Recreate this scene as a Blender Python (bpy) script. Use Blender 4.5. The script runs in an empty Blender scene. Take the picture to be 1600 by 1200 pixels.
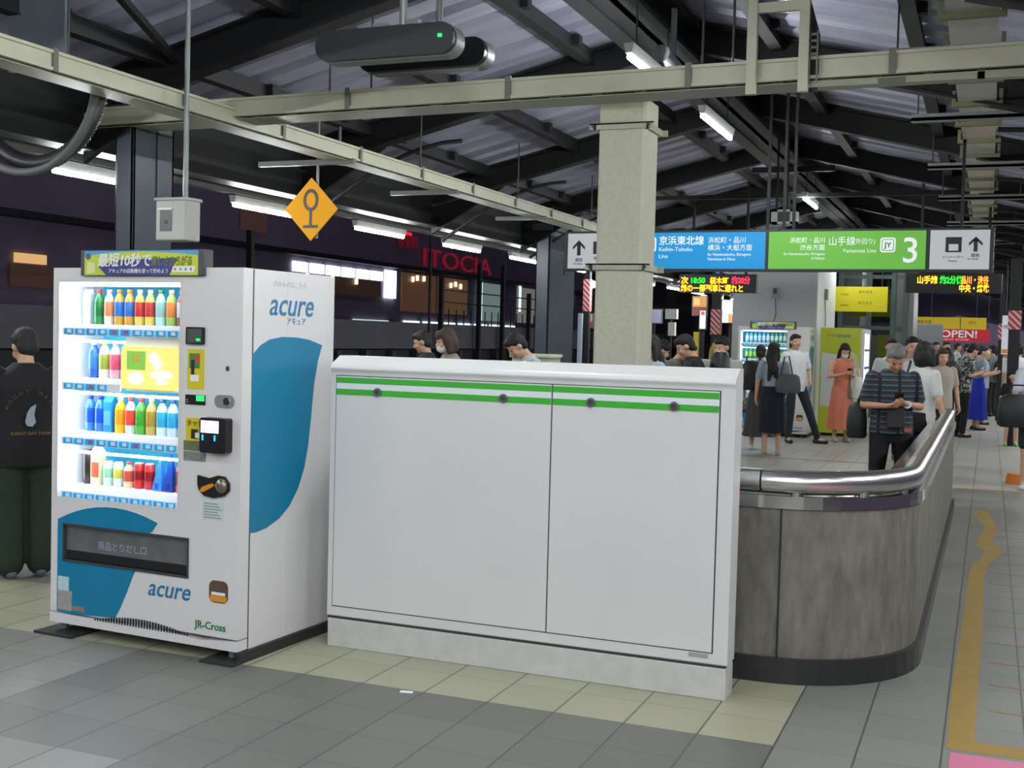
import bpy, bmesh, math, random
from mathutils import Vector, Matrix, Quaternion
random.seed(7)
SC = bpy.context.scene
COL = SC.collection
PI = math.pi

# ---------------------------------------------------------------- camera
FPX = 1836.5
YAW, PITCH, ROLL = math.radians(22.07), math.radians(2.302), math.radians(1.481)
CAMP = Vector((2.511, -4.528, 1.546))
_cy, _sy = math.cos(YAW), math.sin(YAW)
FW = Vector((-_sy*math.cos(PITCH), _cy*math.cos(PITCH), -math.sin(PITCH)))
R0 = Vector((_cy, _sy, 0)); U0 = R0.cross(FW)
CR = R0*math.cos(ROLL) + U0*math.sin(ROLL)
CU = -R0*math.sin(ROLL) + U0*math.cos(ROLL)
cam_d = bpy.data.cameras.new('camera'); cam = bpy.data.objects.new('camera', cam_d); COL.objects.link(cam)
cam_d.sensor_width = 36; cam_d.lens = FPX/1600*36; cam_d.clip_end = 300; cam_d.clip_start = .05
cam.matrix_world = Matrix(((CR.x, CU.x, -FW.x, CAMP.x), (CR.y, CU.y, -FW.y, CAMP.y), (CR.z, CU.z, -FW.z, CAMP.z), (0, 0, 0, 1)))
SC.camera = cam

# ---------------------------------------------------------------- world, exposure
SC.view_settings.view_transform = 'Standard'
SC.view_settings.look = 'None'
SC.view_settings.gamma = 1
SC.view_settings.use_curve_mapping = False
SC.view_settings.exposure = 0.0
W = bpy.data.worlds.new('night'); SC.world = W; W.use_nodes = True
W.node_tree.nodes['Background'].inputs[0].default_value = (.45, .4, .6, 1)
W.node_tree.nodes['Background'].inputs[1].default_value = .17
TUBE = 220.0       # radiance of the fluorescent tubes

# ---------------------------------------------------------------- helpers
def lin(c):
    if isinstance(c, str):
        c = [int(c[i:i+2], 16)/255 for i in (0, 2, 4)]
    return tuple(((v+.055)/1.055)**2.4 if v > .04045 else v/12.92 for v in c)

_mats = {}
def M(name, col='808080', rough=.5, metal=0, emit=0, noise=0, nscale=20, bump=0, coat=0, alpha=None, stretch=None, ncol=None):
    if name in _mats: return _mats[name]
    m = bpy.data.materials.new(name); m.use_nodes = True; _mats[name] = m
    nt = m.node_tree; b = nt.nodes['Principled BSDF']
    c = (*lin(col), 1)
    b.inputs['Base Color'].default_value = c
    b.inputs['Roughness'].default_value = rough
    b.inputs['Metallic'].default_value = metal
    if coat: b.inputs['Coat Weight'].default_value = coat
    if emit:
        b.inputs['Emission Color'].default_value = c; b.inputs['Emission Strength'].default_value = emit
        m.cycles.emission_sampling = 'FRONT' if emit > 3 else 'AUTO'
    if noise or bump:
        tc = nt.nodes.new('ShaderNodeTexCoord'); n = nt.nodes.new('ShaderNodeTexNoise')
        n.inputs['Scale'].default_value = nscale; n.inputs['Detail'].default_value = 5
        src = tc.outputs['Object']
        if stretch:
            mp = nt.nodes.new('ShaderNodeMapping'); mp.inputs['Scale'].default_value = stretch
            nt.links.new(src, mp.inputs[0]); src = mp.outputs[0]
        nt.links.new(src, n.inputs['Vector'])
        if noise:
            mx = nt.nodes.new('ShaderNodeMix'); mx.data_type = 'RGBA'
            mr = nt.nodes.new('ShaderNodeMapRange')
            mr.inputs[1].default_value = .175; mr.inputs[2].default_value = .65
            nt.links.new(n.outputs[0], mr.inputs[0]); nt.links.new(mr.outputs[0], mx.inputs[0])
            d = ncol and (*lin(ncol), 1) or tuple(v*(1-noise) for v in c[:3])+(1,)
            mx.inputs[6].default_value = d; mx.inputs[7].default_value = c
            nt.links.new(mx.outputs[2], b.inputs['Base Color'])
        if bump:
            bp = nt.nodes.new('ShaderNodeBump'); bp.inputs['Strength'].default_value = bump; bp.inputs['Distance'].default_value = .01
            nt.links.new(n.outputs[0], bp.inputs['Height']); nt.links.new(bp.outputs[0], b.inputs['Normal'])
    if alpha is not None:
        out = nt.nodes['Material Output']
        tr = nt.nodes.new('ShaderNodeBsdfTransparent'); gl = nt.nodes.new('ShaderNodeBsdfGlossy'); gl.inputs['Roughness'].default_value = .03
        ms = nt.nodes.new('ShaderNodeMixShader'); ms.inputs[0].default_value = alpha
        tr.inputs[0].default_value = c
        nt.links.new(tr.outputs[0], ms.inputs[1]); nt.links.new(gl.outputs[0], ms.inputs[2]); nt.links.new(ms.outputs[0], out.inputs[0])
    return m

class MB:
    """collects geometry for one mesh"""
    def __init__(s): s.v = []; s.f = []; s.sm = []
    def add(s, vs, fs, smooth=False):
        o = len(s.v); s.v += [tuple(v) for v in vs]; s.f += [tuple(i+o for i in f) for f in fs]; s.sm += [smooth]*len(fs); return s
    def box(s, x0, x1, y0, y1, z0, z1, mat=None):
        vs = [Vector((x, y, z)) for z in (z0, z1) for y in (y0, y1) for x in (x0, x1)]
        if mat: vs = [mat @ v for v in vs]
        return s.add(vs, [(0, 2, 3, 1), (4, 5, 7, 6), (0, 1, 5, 4), (2, 6, 7, 3), (0, 4, 6, 2), (1, 3, 7, 5)])
    def bar(s, p, q, w, h, up=(0, 0, 1)):
        p, q = Vector(p), Vector(q); d = (q-p).normalized(); u = Vector(up)
        a = d.cross(u)
        if a.length < 1e-4: a = d.cross(Vector((1, 0, 0)))
        a.normalize(); b = a.cross(d)
        vs = [e + a*i*w/2 + b*j*h/2 for e in (p, q) for i, j in ((-1, -1), (1, -1), (1, 1), (-1, 1))]
        return s.add(vs, [(0, 3, 2, 1), (4, 5, 6, 7), (0, 1, 5, 4), (1, 2, 6, 5), (2, 3, 7, 6), (3, 0, 4, 7)])
    def tube(s, pts, r, n=12, cap=True):
        pts = [Vector(p) for p in pts]; rs = r if isinstance(r, (list, tuple)) else [r]*len(pts)
        d = (pts[1]-pts[0]).normalized(); a = d.orthogonal().normalized(); vs = []
        for i, p in enumerate(pts):
            t = (pts[min(i+1, len(pts)-1)]-pts[max(i-1, 0)]).normalized()
            a = (a - t*a.dot(t)).normalized(); b = t.cross(a)
            vs += [p + (a*math.cos(2*PI*k/n)+b*math.sin(2*PI*k/n))*rs[i] for k in range(n)]
        fs = [(i*n+k, i*n+(k+1) % n, (i+1)*n+(k+1) % n, (i+1)*n+k) for i in range(len(pts)-1) for k in range(n)]
        s.add(vs, fs, True)
        if cap:
            m = len(pts)-1
            s.add(vs[:n], [tuple(range(n-1, -1, -1))]); s.add(vs[m*n:], [tuple(range(n))])
        return s
    def cone(s, p, q, r1, r2, n=12):
        """round cone with spherical ends"""
        p, q = Vector(p), Vector(q); d = q-p
        L = d.length; d = d.normalized() if L > 1e-6 else Vector((0, 0, 1))
        pts = []; rs = []
        for k in range(0, 5):
            a = PI/2*(1-k/4.5) ; pts.append(p - d*r1*math.sin(a)); rs.append(max(r1*math.cos(a), 1e-4))
        pts += [p, q]; rs += [r1, r2]
        for k in range(1, 6):
            a = PI/2*k/5; pts.append(q + d*r2*math.sin(a)); rs.append(max(r2*math.cos(a), 1e-4))
        return s.tube(pts, rs, n)
    def ell(s, c, r, rot=None, n=16, m=10):
        c = Vector(c); vs = []; fs = []
        for i in range(m+1):
            t = PI*i/m
            for k in range(n):
                v = Vector((r[0]*math.sin(t)*math.cos(2*PI*k/n), r[1]*math.sin(t)*math.sin(2*PI*k/n), r[2]*math.cos(t)))
                if rot: v = rot @ v
                vs.append(c+v)
        for i in range(m):
            for k in range(n): fs.append((i*n+k, (i+1)*n+k, (i+1)*n+(k+1) % n, i*n+(k+1) % n))
        return s.add(vs, fs, True)
    def loft(s, rings, n=24, smooth=True, wob=None):
        """rings: (cx,cy,z,rx,ry)"""
        vs = []
        for i, (cx, cy, z, rx, ry) in enumerate(rings):
            for k in range(n):
                a = 2*PI*k/n; w = 1+(wob(a, i/(len(rings)-1)) if wob else 0)
                vs.append((cx+rx*w*math.cos(a), cy+ry*w*math.sin(a), z))
        m = len(rings)
        fs = [(i*n+k, i*n+(k+1) % n, (i+1)*n+(k+1) % n, (i+1)*n+k) for i in range(m-1) for k in range(n)]
        s.add(vs, fs, smooth)
        s.add(vs[:n], [tuple(range(n-1, -1, -1))]); s.add(vs[(m-1)*n:], [tuple(range(n))])
        return s
    def prism(s, poly, a, b, axis='y', smooth=False):
        """polygon in the two other axes, extruded from a to b along axis"""
        def P(u, v, w):
            return {'y': (u, w, v), 'x': (w, u, v), 'z': (u, v, w)}[axis]
        n = len(poly)
        vs = [P(u, v, a) for u, v in poly]+[P(u, v, b) for u, v in poly]
        s.add(vs, [tuple(range(n)), tuple(range(2*n-1, n-1, -1))])
        s.add(vs, [(k, k+n, (k+1) % n+n, (k+1) % n) for k in range(n)], smooth)
        return s
    def mesh(s, name, fix=True):
        me = bpy.data.meshes.new(name); me.from_pydata(s.v, [], s.f)
        for p, q in zip(me.polygons, s.sm): p.use_smooth = q
        if fix:
            bm = bmesh.new(); bm.from_mesh(me); bmesh.ops.recalc_face_normals(bm, faces=bm.faces); bm.to_mesh(me); bm.free()
        return me
    def build(s, name, mat, parent=None, loc=(0, 0, 0), rz=0, bevel=0):
        o = bpy.data.objects.new(name, s.mesh(name)); COL.objects.link(o)
        o.data.materials.append(mat); o.parent = parent; o.location = loc; o.rotation_euler = (0, 0, rz)
        if bevel:
            b = o.modifiers.new('b', 'BEVEL'); b.width = bevel; b.segments = 2; b.limit_method = 'ANGLE'
        return o

def tag(o, label=None, cat=None, group=None, kind=None):
    if label: o['label'] = label
    if cat: o['category'] = cat
    if group: o['group'] = group
    if kind: o['kind'] = kind
    return o
def thing(name, label, cat, loc=(0, 0, 0), rz=0, group=None):
    o = bpy.data.objects.new(name, None); COL.objects.link(o); o.empty_display_size = .1
    o.location = loc; o.rotation_euler = (0, 0, rz)
    return tag(o, label, cat, group)
def struct(o): o['kind'] = 'structure'; return o
def copy_tree(o, parent=None, loc=None, rz=None):
    c = o.copy(); COL.objects.link(c); c.parent = parent
    if loc is not None: c.location = loc
    if rz is not None: c.rotation_euler = (0, 0, rz)
    for ch in list(o.children): copy_tree(ch, c)
    return c
def rrect(x0, x1, z0, z1, r, n=5):
    out = []
    for cx, cz, a0 in ((x1-r, z1-r, 0), (x0+r, z1-r, PI/2), (x0+r, z0+r, PI), (x1-r, z0+r, 3*PI/2)):
        for k in range(n+1):
            a = a0+PI/2*k/n; out.append((cx+r*math.cos(a), cz+r*math.sin(a)))
    return out
def text(s, size, mat, parent, loc, rot=(PI/2, 0, 0), name='lettering', align='LEFT', ext=.0008, shear=0, bold=0, sx=1, label=None):
    cu = bpy.data.curves.new('t', 'FONT'); cu.body = s; cu.size = size; cu.align_x = align; cu.extrude = ext
    cu.shear = shear; cu.offset = bold; cu.resolution_u = 3
    o = bpy.data.objects.new('t', cu); COL.objects.link(o)
    bpy.context.view_layer.update()
    me = bpy.data.meshes.new_from_object(o.evaluated_get(bpy.context.evaluated_depsgraph_get()))
    bpy.data.objects.remove(o)
    me.name = name
    if sx != 1:
        for v in me.vertices: v.co.x *= sx
    me.materials.clear(); me.materials.append(mat)
    t = bpy.data.objects.new(name, me); COL.objects.link(t); t.parent = parent; t.location = loc; t.rotation_euler = rot
    if label: t['label'] = label
    return t
def pane(name, x0, x1, z0, z1, y, mat, parent, th=.002, r=0):
    """a thin plate standing in the x-z plane, front at y-th"""
    b = MB()
    if r: b.prism(rrect(x0, x1, z0, z1, r), y-th, y)
    else: b.box(x0, x1, y-th, y, z0, z1)
    return b.build(name, mat, parent)

# ---------------------------------------------------------------- materials
m_white = M('white_enamel', 'd6d7d6', .32, noise=.05, nscale=3)
m_vm = M('vending_white', 'd8d6d6', .3, noise=.04, nscale=2)
m_seam = M('dark_seam', '35383c', .6)
m_blue = M('panel_blue', '0078a0', .35)
m_black = M('black_plastic', '141416', .35)
m_dark = M('dark_plastic', '3a3c3e', .45)
m_steel = M('brushed_steel', 'd0cfcc', .26, metal=1, bump=.05, nscale=60, stretch=(1, 1, 12))
m_chrome = M('chrome', 'c8c8c8', .12, metal=1)
m_cream = M('cream_enamel', 'b8b8a2', .45, noise=.12, nscale=6)
m_frame = M('black_steelwork', '0b0d10', .65, noise=.2, nscale=4)
m_col = M('blue_grey_steel', '3b4650', .42, noise=.15, nscale=5)
m_galv = M('galvanised_steel', '8a9090', .45, metal=.3, noise=.2, nscale=8)
m_grey = M('grey_paint', '8a8c8c', .5)
m_navy = M('navy_ink', '202a78', .4)
m_lime = M('lime_print', 'bccb2c', .4)
m_yellow = M('yellow_print', 'd0c21c', .4)
m_ink = M('black_ink', '1c1e20', .5)
m_wht = M('white_ink', 'e6e8e8', .5)
m_green = M('green_band', '3fae33', .35)
m_tube = M('lamp_tube', 'f6fafa', .5, emit=TUBE)
m_glass = M('clear_glass', 'ffffff', 0, alpha=.035)
# ================================================================ SETTING
def nodes_floor():
    m = bpy.data.materials.new('platform_tiles'); m.use_nodes = True; nt = m.node_tree; N = nt.nodes; L = nt.links
    b = N['Principled BSDF']
    def val(x, sock):
        if hasattr(x, 'links') or hasattr(x, 'is_linked'): L.new(x, sock)
        else: sock.default_value = x
    def ma(op, a, c=0.0, d=0.0):
        n = N.new('ShaderNodeMath'); n.operation = op; val(a, n.inputs[0]); val(c, n.inputs[1])
        if op in ('COMPARE', 'MULTIPLY_ADD'): val(d, n.inputs[2])
        return n.outputs[0]
    def mix(f, a, c):
        n = N.new('ShaderNodeMix'); n.data_type = 'RGBA'; val(f, n.inputs[0])
        for x, s in ((a, n.inputs[6]), (c, n.inputs[7])):
            if isinstance(x, str): s.default_value = (*lin(x), 1)
            else: L.new(x, s)
        return n.outputs[2]
    g = N.new('ShaderNodeNewGeometry'); sp = N.new('ShaderNodeSeparateXYZ'); L.new(g.outputs['Position'], sp.inputs[0])
    X, Y = sp.outputs[0], sp.outputs[1]
    u = ma('DIVIDE', X, .3); v = ma('DIVIDE', Y, .3)
    fu = ma('FRACT', u); fv = ma('FRACT', v)
    du = ma('MINIMUM', fu, ma('SUBTRACT', 1.0, fu)); dv = ma('MINIMUM', fv, ma('SUBTRACT', 1.0, fv))
    lu = ma('LESS_THAN', du, .014); lv = ma('LESS_THAN', dv, .0085)
    cb = N.new('ShaderNodeCombineXYZ'); L.new(ma('FLOOR', u), cb.inputs[0]); L.new(ma('FLOOR', v), cb.inputs[1])
    wn = N.new('ShaderNodeTexWhiteNoise'); L.new(cb.outputs[0], wn.inputs['Vector'])
    yel = ma('MULTIPLY', ma('MULTIPLY', ma('GREATER_THAN', Y, 0.0), ma('LESS_THAN', Y, .9)), ma('LESS_THAN', X, 1.8))
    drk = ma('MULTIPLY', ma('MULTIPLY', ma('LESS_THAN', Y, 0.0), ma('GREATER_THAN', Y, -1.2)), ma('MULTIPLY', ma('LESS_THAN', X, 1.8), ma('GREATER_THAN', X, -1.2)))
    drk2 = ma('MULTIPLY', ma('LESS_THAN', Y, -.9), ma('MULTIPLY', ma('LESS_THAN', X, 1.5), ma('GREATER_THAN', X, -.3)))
    far = ma('GREATER_THAN', Y, 9.3)
    c = mix(yel, '7c7d77', '9e9d86')
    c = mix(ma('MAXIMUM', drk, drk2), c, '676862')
    c = mix(far, c, 'a2a298')
    n1 = N.new('ShaderNodeTexNoise'); n1.inputs['Scale'].default_value = 1.3; n1.inputs['Detail'].default_value = 6; L.new(g.outputs['Position'], n1.inputs['Vector'])
    n2 = N.new('ShaderNodeTexNoise'); n2.inputs['Scale'].default_value = 220; L.new(g.outputs['Position'], n2.inputs['Vector'])
    hv = N.new('ShaderNodeHueSaturation'); L.new(c, hv.inputs['Color'])
    s1 = ma('MULTIPLY_ADD', wn.outputs[0], .12, .80); s2 = ma('MULTIPLY_ADD', n1.outputs[0], .3, s1)
    s3 = ma('MULTIPLY_ADD', n2.outputs[0], .12, ma('SUBTRACT', s2, .1)); L.new(s3, hv.inputs['Value'])
    c = mix(ma('MULTIPLY', ma('MAXIMUM', ma('MULTIPLY', lv, .7), lu), .8), hv.outputs[0], '3c3c3a')
    L.new(c, b.inputs['Base Color'])
    L.new(ma('MULTIPLY_ADD', n1.outputs[0], .25, .30), b.inputs['Roughness'])
    bp = N.new('ShaderNodeBump'); bp.inputs['Strength'].default_value = .25; bp.inputs['Distance'].default_value = .004
    h = ma('SUBTRACT', ma('MULTIPLY', n2.outputs[0], .3), ma('MAXIMUM', lu, lv)); L.new(h, bp.inputs['Height']); L.new(bp.outputs[0], b.inputs['Normal'])
    return m
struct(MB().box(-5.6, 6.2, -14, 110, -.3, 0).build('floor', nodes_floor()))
struct(MB().box(-60, -5.6, -30, 120, -1.5, -1.3).build('floor_track_bed', M('ballast', '2a2826', .9, noise=.5, nscale=12)))

# roof deck: corrugated sheets on both slopes, ribs running down the slope
RX, RZ, SL = -.2, 4.5, .24
def roof_z(x): return RZ-SL*abs(x-RX)
def deck(x0, x1, y0, y1):
    pitch = .42; prof = [(0, 0), (.24, 0), (.28, .07), (.38, .07)]
    ys = []; y = y0
    while y < y1:
        for a, h in prof: ys.append((y+a, h))
        y += pitch
    vs = []; fs = []
    for yy, h in ys: vs += [(x0, yy, roof_z(x0)+h), (x1, yy, roof_z(x1)+h), (x0, yy, roof_z(x0)+h+.012), (x1, yy, roof_z(x1)+h+.012)]
    for k in range(len(ys)-1):
        a = 4*k; c = a+4
        fs += [(a, a+1, c+1, c), (a+2, c+2, c+3, a+3)]
    return MB().add(vs, fs)
m_deck = M('roof_sheet', 'b6b6c8', .38, metal=.25, noise=.35, nscale=1.6, ncol='8888a2', stretch=(.5, 3, 1))
struct(deck(-4.9, RX, -13, 110).build('ceiling', m_deck))
struct(deck(RX, 5.2, -13, 110).build('ceiling', m_deck))
# purlins
pur = []
for x in (RX-.92, RX-2.12, RX-3.3, RX+.85, RX+2.1, RX+3.3, RX+4.5):
    b = MB(); z = roof_z(x)
    b.box(x-.04, x+.04, -6, 50, z-.13, z-.005); b.box(x-.055, x+.055, -6, 50, z-.14, z-.13)
    yy = -5.8
    while yy < 30:
        b.box(x+.04, x+.11, yy, yy+.09, z-.1, z-.005); yy += 1.26
    struct(b.build('trim_purlin', M('purlin_steel', '17181b', .6, noise=.2)))
# rafters with haunches, ridge beam, eave beams, columns
FR = [-3.2, 0.0, 3.0, 6.2, 9.35, 12.5, 15.6, 18.8, 22, 25.2, 28.4, 31.6, 34.8, 38, 41.2, 44.4]
for y in FR:
    b = MB()
    for sgn, xe in ((-1, -4.3), (1, 4.3)):
        xa = RX
        za, ze = roof_z(xa)-.31, roof_z(xe)-.31
        b.bar((xa, y, za+.16), (xe, y, ze+.16), .05, .24, (0, 0, 1))
        b.bar((xa, y, za+.04), (xe, y, ze+.04), .16, .025); b.bar((xa, y, za+.28), (xe, y, ze+.28), .2, .02)
        # haunch under the outer end
        xm = xe-sgn*1.0
        b.prism([(xe, ze), (xm, roof_z(xm)-.31), (xe, ze-.35)], y-.025, y+.025)
        if y > 5:      # slender curved brace
            pts = [(xe-sgn*(.1+1.7*t), y+.12, ze-.42+.72*math.sin(t*PI/2)-.0) for t in [k/8 for k in range(9)]]
            b.tube(pts, .022, 6)
    struct(b.build('trim_rafter', m_frame))
b = MB()
b.box(RX-.17, RX+.17, -6, 50, RZ-.42, RZ-.38); b.box(RX-.03, RX+.03, -6, 50, RZ-.42, RZ-.03); b.box(RX-.17, RX+.17, -6, 50, RZ-.13, RZ-.08)
b.box(RX-.34, RX-.17, 2, 50, RZ-.44, RZ-.36)
struct(b.build('trim_ridge_beam', m_frame))
for x in (-4.3, 4.3):
    b = MB(); z = roof_z(x)
    b.box(x-.03, x+.03, -6, 50, z-.55, z-.05); b.box(x-.12, x+.12, -6, 50, z-.57, z-.55)
    b.box(x-.6 if x < 0 else x, x if x < 0 else x+.6, -6, 50, z-.2, z-.17)
    struct(b.build('trim_eave_beam', m_frame))
for y in (12.5, 21.9):
    b = MB(); b.box(-.75, .4, y-.04, y+.04, 3.98, 4.06)
    b.box(-2.2, 2.6, y-.03, y+.03, 3.62, 3.68)
    struct(b.build('trim_tie_bar', m_frame))
b = MB(); 
b.bar((-3.4, 3.0, 3.6), (-2.2, .1, 3.85), .05, .05)
struct(b.build('trim_wind_brace', M('purlin_steel')))

def steel_column(x0, x1, y0, y1, z1, label):
    t = thing('steel_column', label, 'column', ((x0+x1)/2, (y0+y1)/2, 0), group=None)
    w, d = (x1-x0)/2, (y1-y0)/2
    b = MB(); b.box(-w, w, -d, -d+.03, 0, z1); b.box(-w, w, d-.03, d, 0, z1); b.box(w-.03, w, -d, d, 0, z1); b.box(-w, -w+.03, -d, d, 0, z1)
    b.box(-w+.02, w-.02, -d-.012, -d, 0, z1); b.box(-w-.05, w+.05, -d-.05, d+.05, z1-.1, z1)
    b.build('shaft', m_col, t, bevel=.006)
    MB().box(-w-.12, w+.12, -d-.12, d+.12, 0, .03).build('base_plate', m_dark, t)
    MB().box(w, w+.012, d*.1, d*.7, z1-.75, z1-.15).build('splice_plate', m_col, t)
    return t
steel_column(-4.0, -3.82, 3.0, 3.5, 3.3, 'dark steel roof column behind the lit drinks machine, at the far left')
steel_column(-4.05, -3.82, 12.5, 13.7, 3.3, 'blue-grey steel roof column beyond the white cabinet, left of the rough pale pillar')

# rough pale concrete pillar behind the cabinet
t = thing('concrete_pillar', 'rough cream concrete pillar rising behind the white cabinet', 'pillar', (.045, 3.67, 0))
b = MB(); b.prism([(-.172, -.15), (-.15, -.172), (.15, -.172), (.172, -.15), (.172, .15), (.15, .172), (-.15, .172), (-.172, .15)], 0, 3.24, 'z')
b.build('shaft', M('rough_render', 'd0cfbc', .85, noise=.12, nscale=30, bump=.9), t)
for z in (2.06, 3.05):
    b = MB(); b.box(-.235, .235, -.2, -.185, z-.022, z+.022); b.box(-.235, .235, .185, .2, z-.022, z+.022)
    b.box(-.235, .235, -.2, -.18, z+.012, z+.022); b.box(.185, .2, -.2, .2, z-.022, z+.022); b.box(-.2, -.185, -.2, .2, z-.022, z+.022)
    c_ = b.build('clamp', m_cream, t)
    for x in (-.2, .2):
        MB().tube([(x, -.215, z), (x, -.2, z)], .012, 8).build('bolt', m_dark, c_)

# ---------------------------------------------------------------- cable racks
def rack(name, p, q, label, w=.3, h=.13, step=1.25):
    t = thing(name, label, 'cable rack')
    p, q = Vector(p), Vector(q); d = (q-p).normalized(); a = d.cross(Vector((0, 0, 1)))
    for s_ in (-1, 1):
        o = a*s_*w/2
        b = MB(); b.bar(p+o, q+o, .012, h*.86); b.bar(p+o+Vector((0, 0, h*.43)), q+o+Vector((0, 0, h*.43)), .045, .02); b.bar(p+o-Vector((0, 0, h*.43)), q+o-Vector((0, 0, h*.43)), .045, .02)
        b.build('side_rail', m_cream, t)
    b = MB(); L = (q-p).length; k = .15
    while k < L:
        c = p+d*k; b.bar(c-a*w/2-Vector((0, 0, h*.4)), c+a*w/2-Vector((0, 0, h*.4)), .05, .02); k += .3
    b.build('rungs', m_cream, t)['kind'] = 'stuff'
    b = MB()
    for i in range(5):
        o = a*(-w*.35+w*.7*i/4)-Vector((0, 0, h*.18)); b.tube([p+o, (p+q)/2+o+Vector((0, 0, .01)), q+o], .018, 6)
    b.build('cables', M('grey_cable', '4a4d4c', .6), t)
    b = MB(); b.bar(p-Vector((0, 0, h*.6)), q-Vector((0, 0, h*.6)), w*.9, .006)
    b.build('tray_floor', M('tray_floor', '8e8f7c', .5), t)
    k = .6
    while k < L:
        c = p+d*k
        b = MB(); b.box(-.02, .02, -.01, .01, -h*.55, h*.62); 
        o_ = b.build('joint_plate', M('clip_steel', '6a6a60', .5), t, c+a*(w/2+.016)*(1 if a.y < 0 or a.x > 0 else -1), math.atan2(d.y, d.x)); k += step
    return t
r1 = rack('cable_rack', (-4.95, 3.1, 3.2), (6.0, 3.1, 3.29), 'long cream cable rack crossing the platform in front of the pale pillar', .3, .135)
b = MB()
for x in (1.3, 1.9, 2.3): b.box(x+.08, x+.52, 2.93, 2.95, 3.13, 3.17)
b.build('lower_rail', M('tray_floor'), r1)
b = MB()
for k in range(6):
    pts = [(-.05+.04*k, 3.1, 3.2), (-.08+.045*k, 3.3, 3.3-.01*k), (-.05+.04*k, 3.55, 3.34), (-.03+.035*k, 3.66, 3.2)]; b.tube(pts, .012, 6)
b.build('cable_drop', M('black_cable', '17191a', .5), r1)
r2 = rack('cable_rack', (-2.95, -2, 3.15), (-2.95, 30, 3.16), 'cream cable rack running away along the platform above the left lamps', .22, .12)
# upright ladder piece rising from the cross rack
t = thing('ladder_rack', 'short upright cream ladder rack standing on the cross rack', 'cable rack', (1.22, 3.0, 3.1))
for x in (-.16, .16):
    MB().box(x-.03, x+.03, -.12, -.07, 0, .98).build('stile', m_cream, t)
for z in (.5, .9): MB().box(-.13, .13, -.11, -.08, z, z+.06).build('rung', m_cream, t)
b = MB()
for k in range(5):
    b.tube([(.19+.012*k, -.06, .0), (.2+.01*k, -.05, .35), (.16, -.04, .62), (.1-.05*k, -.03, .98)], .009, 6)
b.build('cables', M('black_cable'), t)
b = MB()
for k in range(4): b.box(.19, .24, -.1, -.09, .22+.04*k, .235+.04*k)
b.box(.19, .2, -.1, -.09, .05, .37); b.box(.235, .245, -.1, -.09, .05, .37)
b.build('bracket', M('clip_steel'), t)

# light tray of sheet panels hung under the right slope
t = thing('sheet_duct', 'glossy white ceiling duct running away under the right roof slope', 'duct', (2.33, 4, 3.62))
MB().box(-.15, .15, -3, 26, 0, .02).build('tray', M('gloss_white', 'c4c4bc', .3, noise=.1, nscale=4), t)
k = -2.6
while k < 26:
    b = MB(); b.box(-.2, .2, k, k+.05, -.035, -.0); b.box(-.2, -.17, k, k+.05, -.0, .1); b.box(.17, .2, k, k+.05, 0, .1)
    b.build('bracket', M('duct_bracket', '78785a', .5), t); k += .95
for i, y in enumerate((1.6, 3.9, 6.3, 9.2, 12.1, 15.5, 19)):
    t = thing('hanger_strut', 'galvanised steel hanger strut crossing under the glossy ceiling duct', 'strut', (2.9, y, 3.5), 0, 'hanger struts under the ceiling duct')
    b = MB(); b.box(-1.1, 1.6, -.03, .03, -.01, .03); b.box(-1.1, 1.6, -.03, -.02, .0, .06)
    b.build('channel', m_galv, t)
    for x in (-1.05, -.1):
        MB().tube([(x, 0, 0), (x, 0, roof_z(2.9+x)-3.5)], .008, 6).build('rod', M('rod_steel', '3a3c3e', .5), t)
# hanger rods of the racks
for i, (x, y, z) in enumerate([(-2.1, 3.1, 3.2), (-3.0, 1.4, 3.2), (-1.75, 3.1, 3.2), (-2.8, 6.0, 3.2), (-2.8, 8.6, 3.2), (-2.8, 11.4, 3.2), (.7, 3.1, 3.2), (.9, 3.1, 3.2)]):
    b = MB().tube([(0, 0, 0), (0, 0, roof_z(x)-z-.01)], .009, 6)
    tag(b.build('hanger_rod', M('rod_steel'), None, (x, y, z)), 'thin steel rod hanging a cream cable rack from the roof', 'rod', 'rods holding the cable racks')

# ---------------------------------------------------------------- fluorescent lamps
def make_lamp(label, group, L=1.22):
    t = thing('fluorescent_lamp', label, 'lamp', (0, 0, 0), 0, group)
    b = MB(); b.prism([(-.022, -.012), (.022, -.012), (.04, .06), (-.04, .06)], -L/2-.03, L/2+.03, 'y'); b.build('housing', M('lamp_housing', 'c9ccc6', .4), t)
    b = MB(); b.tube([(0, -L/2, -.034), (0, L/2, -.034)], .021, 8); b.build('tube', m_tube, t)
    return t
lamp0 = make_lamp('', 'lamps in the long left row')
# left row
names = ['half hidden by the dark steel column', 'behind the yellow diamond sign', 'third from the left in the row', 'fourth from the left in the row', 'fifth from the left in the row']
i = 0; first = True
for k in range(-5, 18):
    y = 3.4+2.45*k+.1
    o = lamp0 if first else copy_tree(lamp0); first = False
    o.location = (-4.57, y+.05, 2.83)
    if 0 <= k <= 4: o['label'] = 'lit tube lamp in the left row, '+names[k]
    elif k > 4: o['label'] = 'small distant lit tube lamp of the left row beyond the columns'
    else: o['label'] = 'lit tube lamp of the left row standing nearer than the picture edge'
MB_ = MB().box(-.05, .05, -12, 44, 0, .07)
tag(MB().box(-.05, .05, -12, 40, 0, .07).build('lamp_channel', M('lamp_channel', '6a6664', .5), None, (4.5, 0, 2.895)), 'grey channel carrying the lamps over the right platform edge', 'channel')
for x, s_ in ((-4.57, 'left'), (4.5, 'right')):
    for k in range(9):
        tag(MB().tube([(0, 0, 0), (0, 0, roof_z(x)-2.965)], .012, 6).build('hanger_rod', M('rod_steel'), None, (x, -6+6*k+.8, 2.96)), 'thin rod hanging the %s lamp channel from the eave' % s_, 'rod', 'rods holding the %s lamp channel' % s_)
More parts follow.
